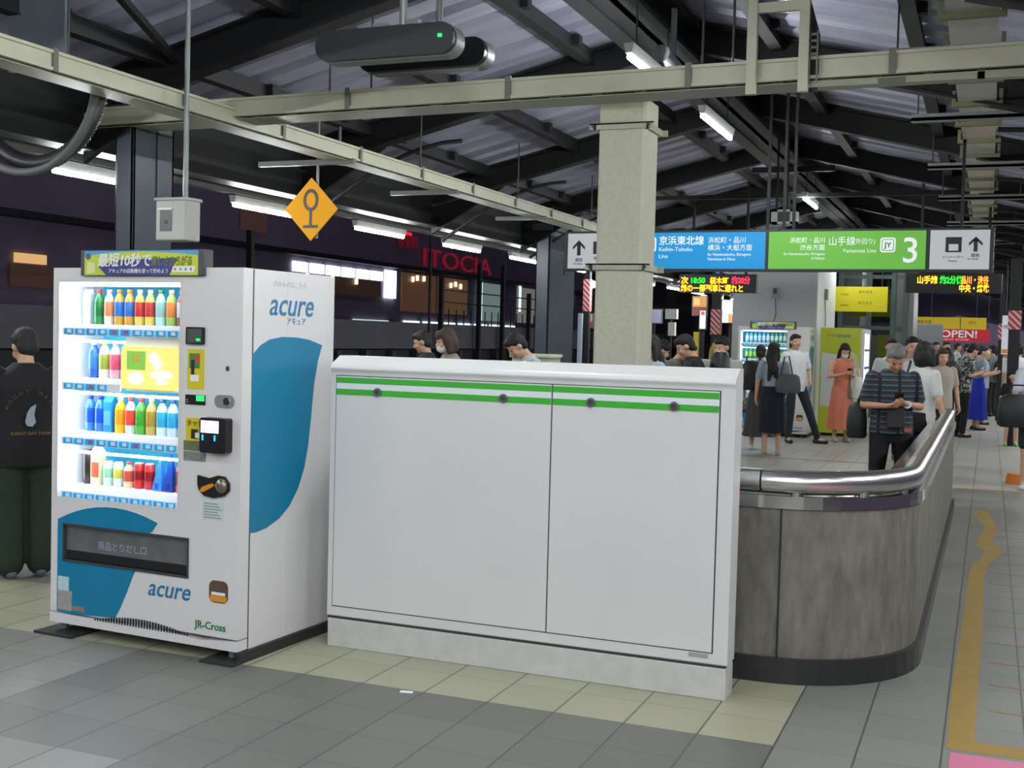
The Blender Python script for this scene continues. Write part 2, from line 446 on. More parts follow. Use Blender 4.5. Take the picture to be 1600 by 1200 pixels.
tag(MB_.build('lamp_channel', M('lamp_channel', '6a6664', .5), None, (-4.57, 0, 2.9)), 'long grey channel carrying the left row of tube lamps', 'channel')
for k, y in enumerate([-6.3, -3.0, .2, 4.32, 6.65, 12.95, 19.4, 25.8, 32.2]):
    lab = {3: 'lit ridge lamp just above the cream cross rack', 4: 'lit ridge lamp hanging right of the pale pillar', 5: 'lit ridge lamp above the green platform sign'}.get(k, 'lit tube lamp of the ridge row far along the roof' if k > 5 else 'lit tube lamp of the ridge row nearer than the view')
    o = copy_tree(lamp0, None, (0.02, y, 3.62)); o['label'] = lab; o['group'] = 'lamps under the ridge'
    for s_ in (-.45, .45): MB().tube([(0, s_, .05), (0, s_, .44)], .008, 6).build('rod', M('rod_steel'), o)
for k, y in enumerate((-9.5, -7.8, -6.1, -4.4, -2.8)):  # extra row added out of view, above and behind the camera, for frontal light
    o = copy_tree(lamp0, None, (2.4, y, 3.3)); MB().tube([(0, 0, .05), (0, 0, .56)], .01, 6).build('rod', M('rod_steel'), o); o['label'] = 'added unseen tube lamp giving frontal light from above and behind the viewer'; o['group'] = 'added unseen lamps for frontal light'
for k in range(-5, 14):
    o = copy_tree(lamp0, None, (4.5, 3.4+2.45*k, 2.83)); o['label'] = 'lit tube lamp of the row over the right platform edge'; o['group'] = 'lamps over the right platform edge'
    if k in (-3,): pass
# ================================================================ NEAR VENDING MACHINE
VA = -.055
VO = Vector((-.656-1.174*math.cos(VA), -.009-1.174*math.sin(VA), 0))
VM = Matrix.Translation(VO) @ Matrix.Rotation(VA, 4, 'Z')
def vloc(u, v, z): return VM @ Vector((u, v, z))
vt = thing('vending_machine', 'white and blue drinks vending machine standing nearest at the left', 'vending machine', VO, VA)
b = MB()
b.box(0, 1.174, .34, .74, .05, 1.83); b.box(0, .04, .085, .34, .05, 1.83); b.box(.82, 1.174, .085, .34, .05, 1.83)
b.box(.04, .82, .085, .34, 1.77, 1.83); b.box(.04, .82, .085, .34, .05, .66)
b.build('cabinet', m_vm, vt, bevel=.004)
b = MB()   # front door with its window opening
b.box(0, .038, 0, .07, .11, 1.83); b.box(.806, 1.174, 0, .07, .552, 1.83); b.box(.876, 1.174, 0, .07, .375, .552); b.box(.806, 1.174, 0, .07, .11, .375); b.box(.038, .806, 0, .07, 1.76, 1.83)
b.box(.038, .806, 0, .07, .552, .69); b.box(.038, .088, 0, .07, .11, .552); b.box(.088, .806, 0, .07, .11, .375)
b.build('door', m_vm, vt)
b = MB(); b.box(.006, .036, .07, .085, .06, 1.825); b.box(.808, 1.168, .07, .085, .06, 1.825); b.box(.036, .808, .07, .085, 1.768, 1.825); b.box(.036, .808, .07, .085, .56, .684); b.build('door_seal', m_seam, vt)
b = MB(); b.prism([(0, .055), (1.174, .055), (1.174, .105), (.95, .085), (.8, .1), (.6, .108), (.2, .1), (0, .105)], -.004, .07, 'y'); b.build('kick_panel', m_vm, vt)
b = MB()
for k in range(34):
    u = .3+.0175*k; z0 = .098+.02*math.sin((k/33)*PI)
    b.box(u, u+.009, -.0062, -.003, .096, .1+.032*math.sin((k/33)*PI)+.004)
b.build('grille', m_ink, vt)
for u, v in ((.04, .06), (1.1, .06), (.04, .66), (1.1, .66)):
    MB().tube([(u, v, .01), (u, v, .055)], .02, 10).build('foot', m_galv, vt)
for v0, v1, u0, u1 in ((-.06, .2, -.05, .2), (-.06, .8, 1.0, 1.19)):
    MB().box(u0, u1, v0, v1, 0, .012).build('anchor_plate', M('anchor_plate', '3c3e40', .5, metal=.5), vt)
MB().box(1.165, 1.19, 0.0, .78, .012, .05).build('skid_rail', M('anchor_plate'), vt)
# blue print on the front, around the tray
def arc(p, q, bulge, n=10):
    (x0, z0), (x1, z1) = p, q; mx, mz = (x0+x1)/2, (z0+z1)/2; dx, dz = x1-x0, z1-z0
    L = math.hypot(dx, dz); nx, nz = -dz/L, dx/L
    return [(x0+dx*t+nx*bulge*4*t*(1-t), z0+dz*t+nz*bulge*4*t*(1-t)) for t in [k/n for k in range(n)]]
up = arc((.045, .575), (.69, .612), .068)+[(.69, .612), (.655, .566), (.62, .552), (.045, .552)]
b = MB(); b.prism(up, -.0015, 0); b.build('blue_panel', m_blue, vt)
low = [(.045, .375), (.555, .375), (.535, .33), (.49, .3), (.45, .13), (.42, .123), (.12, .108), (.045, .115)]
low = [(.045, .375), (.56, .375), (.54, .34), (.5, .25), (.46, .17), (.43, .122), (.12, .106), (.045, .112)]
b = MB(); b.prism(low, -.0015, 0); b.build('blue_panel', m_blue, vt)
b = MB(); b.box(.045, .088, -.0015, 0, .375, .552); b.build('blue_panel', m_blue, vt)
# delivery tray
tr = MB()
tr.box(.088, .876, .2, .21, .375, .552); tr.box(.088, .876, .02, .2, .36, .378); tr.box(.088, .876, .02, .2, .55, .56)
tray = tr.build('delivery_tray', m_dark, vt)
b = MB(); 
for a in ((.083, .881, .368, .378), (.083, .881, .549, .559), (.083, .091, .375, .552), (.873, .881, .375, .552)): b.box(a[0], a[1], -.006, .03, a[2], a[3])
b.build('tray_frame', m_dark, vt)
fl = MB().box(.093, .871, .012, .018, .383, .546).build('flap', M('smoked_flap', '63666a', .12, noise=.5, nscale=6), tray)
b = MB(); b.box(.1, .86, .008, .0115, .383, .425); b.build('flap_lip', m_black, tray)
text('商品とりだし口', .045, M('flap_print', '9a9ea2', .4), tray, (.3, .011, .45))
# window interior
cyan = M('display_back', '19a4c4', .5)
wl = M('display_white', 'eef2f6', .4)
b = MB(); b.box(.038, .806, .3, .31, .69, 1.76); b.build('display_back', cyan, vt)
b = MB(); b.box(.03, .038, .07, .3, .69, 1.76); b.box(.806, .814, .07, .3, .69, 1.76); b.box(.03, .814, .07, .3, 1.755, 1.765); b.box(.03, .814, .07, .3, .685, .695); b.build('display_sides', wl, vt)
m_led = M('display_light', 'eaf2ff', .5, emit=16)
MB().box(.04, .062, .04, .065, .72, 1.73).build('light_strip', m_led, vt)
ROWS = [(1.555, 1.515, 1.755), (1.285, 1.243, 1.475), (1.015, .971, 1.215), (.745, .698, .918)]
for i, (zf, zb, zt) in enumerate(ROWS):
    u1 = .806 if i != 1 else .43
    sh = MB().box(.064, u1, .04, .3, zf-.014, zf).build('shelf', wl, vt)
    b = MB(); b.prism([(.03, zf), (.045, zf), (.03, zb+.008), (.014, zb-.018), (.014, zb+.02)], .045, u1, 'x')
    b.build('shelf_front', wl, sh)
    MB().box(.07, u1-.01, .07, .085, zt-.012, zt).build('light_strip', m_led, vt)
    n = 10 if i != 1 else 4
    for k in range(n):
        u = .07+.0735*k
        bt = MB().box(u, u+.052, .004, .016, zb-.012, zb+.016).build('button', M('button_blue', '0090c8', .3, emit=.5), sh)
        MB().box(u+.022, u+.047, .001, .004, zb-.006, zb+.012).build('price_tag', M('price_white', 'dfe6ee', .4) if (i, k) not in ((0, 4), (0, 5), (1, 2), (2, 2), (2, 6)) else M('price_red', 'b65a78', .4), bt)
b = MB(); b.box(.43, .806, .05, .06, 1.235, 1.5); b.build('divider_panel', wl, vt)
sc_ = MB().prism(rrect(.437, .79, 1.247, 1.452, .015), .012, .05).build('info_screen', M('screen_yellow', 'e4d878', .4, emit=.75), vt)
MB().box(.475, .59, .009, .012, 1.34, 1.43).build('screen_picture', M('screen_green', '7fc050', .4, emit=.6), sc_)
text('10', .055, M('screen_orange', 'e07818', .4, emit=.6), sc_, (.505, .008, 1.375))
b = MB()
for cx, cz, rx, rz in ((.64, 1.40, .03, .025), (.665, 1.37, .03, .025), (.53, 1.3, .05, .03), (.69, 1.32, .07, .02), (.69, 1.285, .04, .012)): b.prism([(cx+rx*math.cos(a*PI/8), cz+rz*math.sin(a*PI/8)) for a in range(16)], .0095, .012)
b.build('screen_glow', M('screen_white', 'fffce8', .4, emit=1.3), sc_)
MB().box(.02, .824, .0, .004, .672, 1.775).build('window_glass', m_glass, vt)
# right-hand controls
def ctl(name, x0, x1, z0, z1, mat, th=.006, r=0, label=None):
    o = pane(name, x0, x1, z0, z1, 0, mat, vt, th, r)
    if label: o['label'] = label
    return o
d = ctl('bill_display', .853, .958, 1.472, 1.553, m_black, .012, .006)
pane('display_face', .865, .947, 1.482, 1.543, -.012, M('lcd_dark', '4e5650', .25), d)
pane('green_indicator', .918, .94, 1.488, 1.5, -.0142, M('led_green', '20c860', .4, emit=1.5), d)
s1 = ctl('sticker', .857, .956, 1.262, 1.45, m_yellow, .0015, 0, 'yellow printed sticker')
pane('print', .868, .93, 1.36, 1.43, -.0016, M('sticker_green', '4e7c38', .5), s1, .0008); pane('print', .88, .9, 1.33, 1.4, -.0026, m_ink, s1, .0008)
pane('print', .875, .925, 1.3, 1.33, -.0016, m_wht, s1, .0008); pane('print', .905, .93, 1.39, 1.42, -.0026, M('sticker_red', 'c04030', .5), s1, .0008)
g = ctl('amount_display', .849, .966, 1.19, 1.236, m_black, .004)
pane('green_lamp', .915, .962, 1.208, 1.234, -.004, M('led_green'), g); text('::', .03, m_wht, g, (.856, -.0065, 1.2))
cs = ctl('coin_slot', 1.025, 1.135, 1.185, 1.243, M('slot_metal', 'a8acac', .3, metal=.6), .008, .026)
b = MB(); b.prism([(1.095+.018*math.cos(a*PI/8), 1.214+.018*math.sin(a*PI/8)) for a in range(16)], -.012, -.008); b.build('coin_disc', m_chrome, cs)
MB().box(1.093, 1.1, -.0135, -.012, 1.204, 1.224).build('coin_slit', m_ink, cs)
b = MB(); b.prism([(1.093+.009*math.cos(a*PI/6), 1.365+.012*math.sin(a*PI/6)) for a in range(12)], -.005, 0); b.build('key_lock', m_dark, vt)
s2 = ctl('sticker', .853, .962, 1.02, 1.128, m_yellow, .0015, 0, 'yellow sticker beside the card reader')
text('タッチ', .032, m_ink, s2, (.858, -.003, 1.092)); pane('print', .885, .925, 1.03, 1.075, -.0016, m_ink, s2, .0008); pane('print', .91, .94, 1.035, 1.06, -.0026, m_wht, s2, .0008)
s3 = ctl('sticker', .841, .972, .973, 1.02, M('sticker_mix', '6e7a50', .5, noise=.6, nscale=60), .0015)
s4 = ctl('sticker', .841, .972, .925, .97, M('sticker_greys', '8c8c88', .5, noise=.6, nscale=50), .0015)
# card reader
rd = ctl('card_reader', .975, 1.125, .975, 1.137, m_black, .05, .014)
pane('reader_screen', .984, 1.085, 1.068, 1.124, -.05, M('screen_cold', 'dfe2ff', .4, emit=1.6), rd)
for u in (.99, 1.06):
    MB().box(u, u+.008, -.052, -.05, 1.032, 1.058).build('blue_light', M('led_blue', '1890ff', .4, emit=3), rd)
# coin return
cr = MB().prism([(.934, .862), (1.0, .852), (1.05, .868), (1.09, .866), (1.118, .835), (1.118, .8), (1.09, .775), (1.03, .762), (.975, .768), (.945, .79), (.934, .82)], -.012, 0).build('coin_return', M('return_black', '1f1c1a', .3), vt)
b = MB(); b.ell((1.076, -.012, .822), (.033, .02, .036)); b.build('return_cup', M('return_cup', '8c8474', .25, metal=.7), cr)
b = MB(); b.prism([(.95, .79), (.965, .81), (1.02, .83), (1.04, .822), (1.01, .805), (.97, .785)], -.016, -.012); b.build('lever', M('lever_orange', 'd08a20', .4), cr)
lb = ctl('notice_label', .958, 1.082, .655, .745, M('notice_pale', 'c4d0cc', .5), .001)
for k in range(6): MB().box(.966, 1.07-.01*(k % 3), -.0022, -.001, .665+.013*k, .671+.013*k).build('print_line', M('print_grey', '8fa09c', .5), lb)
text('acure', .118, M('logo_blue', '2274a0', .4), vt, (.632, -.0015, .262), shear=.25, bold=.001, sx=.98, name='logo')
og = MB().prism(rrect(1.005, 1.115, .272, .376, .03), -.002, 0).build('badge', M('badge_brown', '5a4638', .4), vt)
pane('badge_base', 1.012, 1.108, .278, .305, -.002, M('badge_orange', 'e09020', .4), og, .0012); pane('badge_text', 1.02, 1.1, .308, .322, -.002, m_wht, og, .0012)
text('JR-Cross', .05, M('logo_green', '2a7a48', .4), vt, (.925, -.0015, .142), bold=.001, name='logo')
for k, (a, b_, c, d_, col) in enumerate(((.052, .125, .22, .29, 'b8d4dc'), (.052, .145, .12, .22, 'a09c98'), (.145, .23, .125, .15, '8c7c78'))): pane('sticker', a, b_, c, d_, -.0016, M('foot_sticker_%s' % 'abc'[k], col, .5, noise=.2, nscale=40), vt, .001)
# side print (side wall faces +x)
def sideprism(name, poly, mat):   # poly in (depth, z)
    b = MB(); b.prism(poly, 1.174, 1.1755, 'x'); return b.build(name, mat, vt)
pts = [(.072, .6), (.072, 1.43)] + arc((.072, 1.43), (.62, 1.478), .045)[1:] + [(.62, 1.478)] + arc((.62, 1.478), (.33, .655), .06, 10)[1:] + [(.33, .655), (.25, .62), (.16, .6)]
pts = [(.072, .6), (.072, 1.43), (.13, 1.475), (.2, 1.503), (.3, 1.517), (.42, 1.515), (.52, 1.505), (.635, 1.478), (.6, 1.4), (.57, 1.28), (.55, 1.12), (.53, .98), (.5, .87), (.45, .77), (.38, .69), (.3, .64), (.2, .607), (.12, .597)]
sideprism('blue_panel', pts, m_blue)
text('acure', .16, M('logo_blue'), vt, (1.175, .19, 1.62), (PI/2, 0, PI/2), shear=.25, bold=.0012, sx=1.0, name='logo')
text('アキュア', .04, M('logo_blue'), vt, (1.175, .33, 1.578), (PI/2, 0, PI/2), name='logo')
text('のみものはこちら', .034, M('faint_print', 'b8bcc4', .5), vt, (1.175, .22, 1.757), (PI/2, 0, PI/2), shear=.2)
# top sign
def header(vt, y0=-.02, z0=1.79, z1=1.915, x0=.198, x1=.958):
    hs = MB().box(x0, x1, y0, y0+.07, z0, z1).build('header_case', m_dark, vt, bevel=.004)
    a, b_ = x0+.028, x1-.03; w = b_-a; h = z1-z0-.008; c = z0+.003
    def q(nm, pts, mat, k): 
        return MB().prism([(a+w*p, c+h*r) for p, r in pts], y0-.001-.001*k, y0-.001*k).build(nm, mat, hs)
    pn = q('print_panel', [(0, 0), (1, 0), (1, 1), (0, 1)], M('print_sky', '3c96d8', .4), 0)
    q('print_band', [(0, 0), (1, 0), (1, .8)]+[(1-t, .8+.16*math.sin(PI*t)) for t in [k/12 for k in range(1, 13)]], m_lime, 1)
    q('print_band', [(.2, 0), (.76, 0), (.8, .45), (.84, .62), (.8, .7), (.3, .62), (.13, .35)], m_navy, 2)
    text('最短10秒で', h*.58, m_wht, hs, (a+w*.12, y0-.0035, c+h*.4), bold=.0012, shear=.15)
    text('楽しさひろがる', h*.42, M('print_olive', '6c7418', .5), hs, (a+w*.6, y0-.0035, c+h*.42), bold=.001, shear=.2, sx=.72)
    text('アキュアの自販機を使って貯めよう', h*.2, m_wht, hs, (a+w*.22, y0-.0035, c+h*.1), sx=1.0)
    q('print_band', [(.02, .05), (.1, .1), (.1, .5), (.03, .55)], M('print_pale', 'd4dc9c', .5), 3)
    q('print_band', [(.78, .12), (.97, .12), (.98, .36), (.79, .36)], m_wht, 3)
    for k, cc in enumerate(('c85070', '4a9c50', '3c88c8', 'c85070')): q('print_dot', [(.81+.045*k+.008*math.cos(t*PI/4), .24+.06*math.sin(t*PI/4)) for t in range(8)], M('dot_'+'abcd'[k], cc, .5), 4)
    q('print_dot', [(.035+.025*math.cos(t*PI/5), .78+.14*math.sin(t*PI/5)) for t in range(10)], M('dot_dark', '3a5a60', .5), 3)
    return hs
header(vt)
b = MB(); b.box(.05, .9, .3, .5, 1.83, 1.836); b.build('top_plate', M('top_plate', '4c5054', .5), vt)

# ---- drinks on display in the near machine
def lathe(prof, n=14):
    return MB().loft([(0, 0, z, r, r) for r, z in prof], n)
def drink(kind, bodyc, labelc, capc, lab, grp, u, z, h=.175, r=.025, v=.14):
    t = thing({'bottle': 'drink_bottle', 'can': 'drink_can', 'carton': 'drink_carton', 'cone': 'drink_carton'}[kind], lab, 'drink', vloc(u, v, z), VA, grp)
    mb = M('drink_'+bodyc, bodyc, .25); ml = M('drink_'+labelc, labelc, .25); mc = M('drink_'+capc, capc, .25)
    if kind == 'bottle':
        lathe([(r*.9, 0), (r, .008), (r, h*.25), (r*.92, h*.3), (r, h*.36), (r, h*.66), (r*.8, h*.78), (r*.42, h*.88), (r*.4, h*.92)]).build('body', mb, t)
        lathe([(r*1.02, h*.24), (r*1.03, h*.25), (r*1.03, h*.64), (r*1.02, h*.65)]).build('label_wrap', ml, t)
        lathe([(r*.48, h*.9), (r*.52, h*.91), (r*.52, h*.99), (r*.45, h)]).build('cap', mc, t)
    elif kind == 'can':
        lathe([(r*.8, 0), (r, .01), (r, h*.93), (r*.84, h)]).build('body', mb, t)
        lathe([(r*1.01, h*.35), (r*1.02, h*.36), (r*1.02, h*.7), (r*1.01, h*.71)]).build('label_wrap', ml, t)
        lathe([(r*.8, h), (r*.8, h+.004)]).build('lid', mc, t)
    elif kind == 'carton':
        MB().box(-r, r, -r*.8, r*.8, 0, h*.86).build('body', mb, t, bevel=.002)
        MB().prism([(-r*.8, h*.86), (r*.8, h*.86), (0, h)], -r, r, 'x').build('gable_top', mc, t)
        MB().box(-r*.8, r*.8, -r*.8-.001, -r*.8, h*.2, h*.6).build('label_wrap', ml, t)
    elif kind == 'cone':
        MB().add([(-r, -r, 0), (r, -r, 0), (r, r, 0), (-r, r, 0), (-r*.15, 0, h), (r*.15, 0, h)], [(0, 3, 2, 1), (0, 1, 5, 4), (1, 2, 5), (2, 3, 4, 5), (3, 0, 4)]).build('body', mb, t)
        MB().box(-r*.3, r*.3, -r-.001, -r*.9, h*.05, h*.22).build('label_wrap', ml, t)
    return t
G = 'drinks on the %s shelf of the near vending machine'
row = [('carton', 'b8c8d4', 'e8e8f0', 'c8d8e0', 'pale blue pouch drink'), ('bottle', '2a8a4a', '1f7a3c', 'd03048', 'green bottle with red cap'), ('bottle', 'f0e0d4', 'e89060', 'f4f4f4', 'white and orange bottle'),
       ('bottle', 'd8a838', '3a78c8', 'f08040', 'blue-labelled amber bottle, first of its pair'), ('bottle', 'd8a838', '3a78c8', 'f08040', 'blue-labelled amber bottle, second of its pair'),
       ('bottle', 'e8d060', 'c83c38', 'f4f4f4', 'red-banded yellow bottle, first of its pair'), ('bottle', 'e8d060', 'c83c38', 'f4f4f4', 'red-banded yellow bottle, second of its pair'),
       ('bottle', 'b8e4e0', '8cc8c0', '3c8c40', 'clear pale bottle with green cap'), ('bottle', 'a8c860', 'e88c48', 'f0f0f0', 'orange and green bottle'),
       ('bottle', 'a05c38', 'c8d0e0', 'e85080', 'brown tea bottle with pink cap'), ('bottle', 'a05c38', 'd0c8e0', 'e85080', 'brown tea bottle with pink cap at the right end')]
for k, (kd, a, b_, c, l) in enumerate(row): drink(kd, a, b_, c, l+', top shelf of near machine', G % 'top', .1+.0665*k, 1.555)
row = [('bottle', '2a62c0', '3c80d8', 'e8f0f8', 'blue bottle'), ('bottle', 'e8e8d8', '9cb048', 'e8c040', 'white and olive bottle'), ('bottle', 'f0b8c8', 'e86080', 'f0a0b8', 'pink bottle'), ('bottle', 'e0d8cc', '9c7060', 'c8c040', 'brown-labelled milky bottle with yellow cap')]
for k, (kd, a, b_, c, l) in enumerate(row): drink(kd, a, b_, c, l+', second shelf of near machine', G % 'second', .135+.072*k, 1.285, .185, .029)
row = [('bottle', '3c80e0', '2058c8', '1c40b0', 'blue water bottle with navy cap at the left end'), ('bottle', '3c80e0', '2058c8', '1c40b0', 'blue water bottle with navy cap, second from the left end'), ('carton', '2890d0', '60b0e0', '2890d0', 'sky blue carton'), ('bottle', 'f0c020', 'f0a020', 'f0e8e0', 'yellow juice bottle'),
       ('bottle', 'd8e0e0', 'e85040', 'd85040', 'clear bottle with red cap'), ('bottle', '5cb848', '48a838', 'd04848', 'green bottle with red cap'), ('bottle', 'c8b060', 'b89038', 'e0c890', 'golden tea bottle'),
       ('bottle', 'd8ecf8', '3cb0d8', '2060a8', 'white and sky blue sports bottle, first of four'), ('bottle', 'd8ecf8', '3cb0d8', '2060a8', 'white and sky blue sports bottle, second of four'), ('bottle', 'd8ecf8', '3cb0d8', '2060a8', 'white and sky blue sports bottle, third of four'), ('bottle', 'd8ecf8', '3cb0d8', '2060a8', 'white and sky blue sports bottle, last of four')]
for k, (kd, a, b_, c, l) in enumerate(row): drink(kd, a, b_, c, l+', third shelf of near machine', G % 'third', .115+.067*k, 1.015, .18, .028)
row = [('can', '2a2420', '2a2420', '2a2420', 'tall black can', .17), ('carton', 'e8e0a8', 'd05030', 'e8e8e0', 'cream pack with a red fruit print', .19), ('can', 'c8e8dc', '90c8a8', 'e0e0e0', 'pale green can, first of its pair', .12), ('can', 'd0e8d8', 'c8c850', 'e0e0e0', 'pale green can, second of its pair', .12),
       ('bottle', 'f0c8a0', 'c85040', 'e84838', 'peach-coloured short bottle with red cap', .13), ('can', 'd02c28', '8c1c1c', 'e0e0e0', 'red can, first of its pair', .125), ('can', 'd02c28', '8c1c1c', 'e0e0e0', 'red can, second of its pair', .125),
       ('cone', '3c88e0', '1c60c0', '3c88e0', 'light blue pointed pack', .17), ('cone', '2048a8', '1c3490', '2048a8', 'dark blue pointed pack', .185), ('bottle', 'e04868', '602830', 'f0f0f0', 'red-capped round bottle, first of its pair', .16), ('bottle', 'e04868', 'a09890', 'f0d8e0', 'red-capped round bottle, second of its pair', .16)]
for k, (kd, a, b_, c, l, h) in enumerate(row): drink(kd, a, b_, c, l+', bottom shelf of near machine', G % 'bottom', .105+.0675*k, .745, h, .026 if h < .15 else .03)

# ================================================================ WHITE CABINET
ct = thing('service_cabinet', 'long white service cabinet with green double stripe standing in front of the stairwell wall', 'cabinet', (.525, .466, 0))
X0, X1 = -.988, .988
b = MB(); b.box(X0, X1, 0, .15, 0, .14); b.build('plinth', M('plinth_white', 'c6c6c2', .45, noise=.15, nscale=14), ct, bevel=.004)
b = MB(); b.box(X0+.004, X1-.004, .004, .15, .14, .152); b.build('plinth_gap', m_seam, ct)
prof = [(0, .152), (0, 1.352), (-.012, 1.37), (.0, 1.392), (.075, 1.432), (.15, 1.432), (.15, .152)]
b = MB(); b.prism([(y, z) for y, z in prof], X0-.004, X1+.004, 'x'); b.build('carcass', m_white, ct, bevel=.006)
b = MB()
for a in ((-.965, .928, 1.334, 1.338), (-.965, .928, .2, .205), (-.965, -.961, .2, 1.338), (.923, .929, .2, 1.338), (.157, .163, .2, 1.338)): b.box(a[0], a[1], -.0005, .002, a[2], a[3])
b.build('door_gap', m_seam, ct)
for x0, x1 in ((-.961, .157), (.163, .923)):
    dr = MB().box(x0, x1, -.0035, .001, .205, 1.334).build('door', m_white, ct, bevel=.001)
    for z0, z1, mt in ((1.3, 1.328, m_green), (1.272, 1.3, M('stripe_pale', 'dfe2ea', .35)), (1.243, 1.272, m_green)):
        MB().box(x0+.001, x1-.001, -.0045, -.0035, z0, z1).build('stripe', mt, dr)
    for kx in ((-.732, -.077) if x0 < 0 else (.346, .726)):
        kb = MB().tube([(kx, -.0045, 1.262), (kx, -.014, 1.262)], .021, 18).build('lock_knob', M('lock_metal', '8c8c8c', .3, metal=.8), dr)
        MB().tube([(kx, -.014, 1.262), (kx, -.0165, 1.262)], .012, 12).build('keyhole', m_dark, kb)
MB().box(.822, .908, -.002, 0, .178, .196).build('name_plate', M('plate_grey', 'a0a09c', .4), ct)

# ================================================================ STAIRWELL PARAPET
def ppath(off=0, r=.64):
    """centre line of the wall, offset outward by off; runs from behind the cabinet round to the far end"""
    pts = [(-.9, .86-off), (.4, .86-off), (1.2, .86-off)]
    cx, cy, rx, ry = 1.59, 1.56, .64+off, .70+off
    for k in range(0, 13):
        a = -PI/2+PI/2*k/12; pts.append((cx+rx*math.cos(a), cy+ry*math.sin(a)))
    for y in (2.4, 3.6, 5, 6.2, 7.35): pts.append((2.23+off, y))
    return pts
def wallstrip(offo, offi, z0, z1):
    A = ppath(offo); B = ppath(offi); n = len(A); vs = []
    for (ax, ay), (bx, by) in zip(A, B): vs += [(ax, ay, z0), (ax, ay, z1), (bx, by, z1), (bx, by, z0)]
    fs = [(4*k+j, 4*k+(j+1) % 4, 4*k+4+(j+1) % 4, 4*k+4+j) for k in range(n-1) for j in range(4)]
    fs += [(0, 1, 2, 3), (4*n-1, 4*n-2, 4*n-3, 4*n-4)]
    return MB().add(vs, fs)
pt = thing('stairwell_parapet', 'rounded concrete stairwell wall with steel handrail behind the white cabinet', 'parapet', (0, 0, 0))
m_conc = M('stained_concrete', '76746a', .55, noise=.3, nscale=2.2, stretch=(2.2, 2.2, .7), bump=.1, ncol='5a584e')
nt = m_conc.node_tree; n2 = nt.nodes.new('ShaderNodeTexNoise'); n2.inputs['Scale'].default_value = 14; n2.inputs['Detail'].default_value = 8
mp = nt.nodes.new('ShaderNodeMapping'); mp.inputs['Scale'].default_value = (1.6, 1.6, .5); tc = nt.nodes.new('ShaderNodeTexCoord')
nt.links.new(tc.outputs['Object'], mp.inputs[0]); nt.links.new(mp.outputs[0], n2.inputs['Vector'])
mx = nt.nodes.new('ShaderNodeMix'); mx.data_type = 'RGBA'; mx.blend_type = 'OVERLAY'; mx.inputs[0].default_value = .7
bs = nt.nodes['Principled BSDF']; src = bs.inputs['Base Color'].links[0].from_socket
nt.links.new(src, mx.inputs[6]); nt.links.new(n2.outputs[0], mx.inputs[7]); nt.links.new(mx.outputs[2], bs.inputs['Base Color'])
wallstrip(0, -.2, .0, .81).build('wall', m_conc, pt)
wallstrip(.025, 0, .0, .115).build('kick_band', M('kick_black', '2a2b2c', .4, noise=.2, nscale=10), pt)
wallstrip(.012, -.212, .798, .855).build('cap_strip', M('cap_steel', 'c4c4c2', .1, metal=1), pt)
MB().box(1.66, 1.666, .855, .868, .115, .798).build('wall_joint', m_ink, pt)
rp = [(x, y, .915) for x, y in ppath(-.045)]
seam = 4
hr1 = MB().tube([(-.9, .905, .915), (1.2, .905, .915), (1.56, .905, .915)], .056, 20).build('handrail', m_steel, pt)
hr = MB().tube([(1.566, .905, .915)]+rp[4:-5]+[(2.185, 2.4, .915), (2.185, 3.6, .918), (2.185, 5, .924), (2.185, 6.2, .93), (2.185, 7.0, .935)], .056, 20).build('handrail', m_steel, pt)
MB().tube([(1.554, .905, .915), (1.572, .905, .915)], .05, 20).build('rail_joint', m_ink, pt)
for x, y in [(1.0, .905), (1.72, .915), (2.0, 1.06), (2.15, 1.35), (2.185, 2.2), (2.185, 3.6), (2.185, 5), (2.185, 6.4)]:
    MB().tube([(x, y, .85), (x, y, .885)], .028, 12).build('rail_post', m_steel, pt)
# ================================================================ FLOOR MARKS
m_must = M('mustard_paint', '967a38', .6, noise=.2, nscale=9)
Lf = [(2.415, .27), (2.41, 1.2), (2.425, 2.4), (2.43, 3.4), (2.44, 4.3), (2.47, 4.62), (2.53, 4.75), (2.50, 4.9), (2.55, 5.1), (2.49, 5.25), (2.46, 5.5), (2.5, 6.0), (2.54, 6.35), (2.5, 6.7), (2.45, 7.05), (2.42, 7.5)]
Rt = [(2.55, 7.55), (2.6, 6.9), (2.64, 6.3), (2.6, 5.8), (2.585, 5.55), (2.66, 5.3), (2.66, 5.05), (2.6, 4.75), (2.55, 4.5), (2.53, 3.6), (2.535, 2.4), (2.52, 1.2), (2.515, .42)]
mk = thing('floor_marking', 'worn mustard painted band along the floor right of the concrete wall', 'floor marking', (2.5, 3, 0))
def flat(poly, name, mat, parent, z=.0012):
    o = MB().prism([(x-2.5, y-3) for x, y in poly], .0002, z, 'z').build(name, mat, parent); return o
# the band is built as quads between its two edges
b = MB(); Ls = Lf; 
def ix(E_, y):
    E_ = sorted(E_, key=lambda p: p[1])
    for (x0, y0), (x1, y1) in zip(E_, E_[1:]):
        if y0 <= y <= y1: return x0+(x1-x0)*(y-y0)/(y1-y0+1e-9)
    return E_[0][0] if y < E_[0][1] else E_[-1][0]
ys = sorted(set([p[1] for p in Lf]+[p[1] for p in Rt if p[1] > .4])); vs = []
ysm = [ys[0]+(ys[-1]-ys[0])*k/140 for k in range(141)]
def smo(E_, y): return sum(ix(E_, y+d*.06)*w for d, w in ((-2, .15), (-1, .22), (0, .26), (1, .22), (2, .15)))
for y in ysm: vs += [(smo(Lf, y)-2.5, y-3, .0012), (smo(Rt, y)-2.5, y-3, .0012)]
b.add(vs, [(2*k, 2*k+1, 2*k+3, 2*k+2) for k in range(140)]); b.build('band', m_must, mk)
flat([(2.415, .27), (4.6, .27), (4.6, .4), (2.415, .4)], 'band', m_must, mk, .0009)
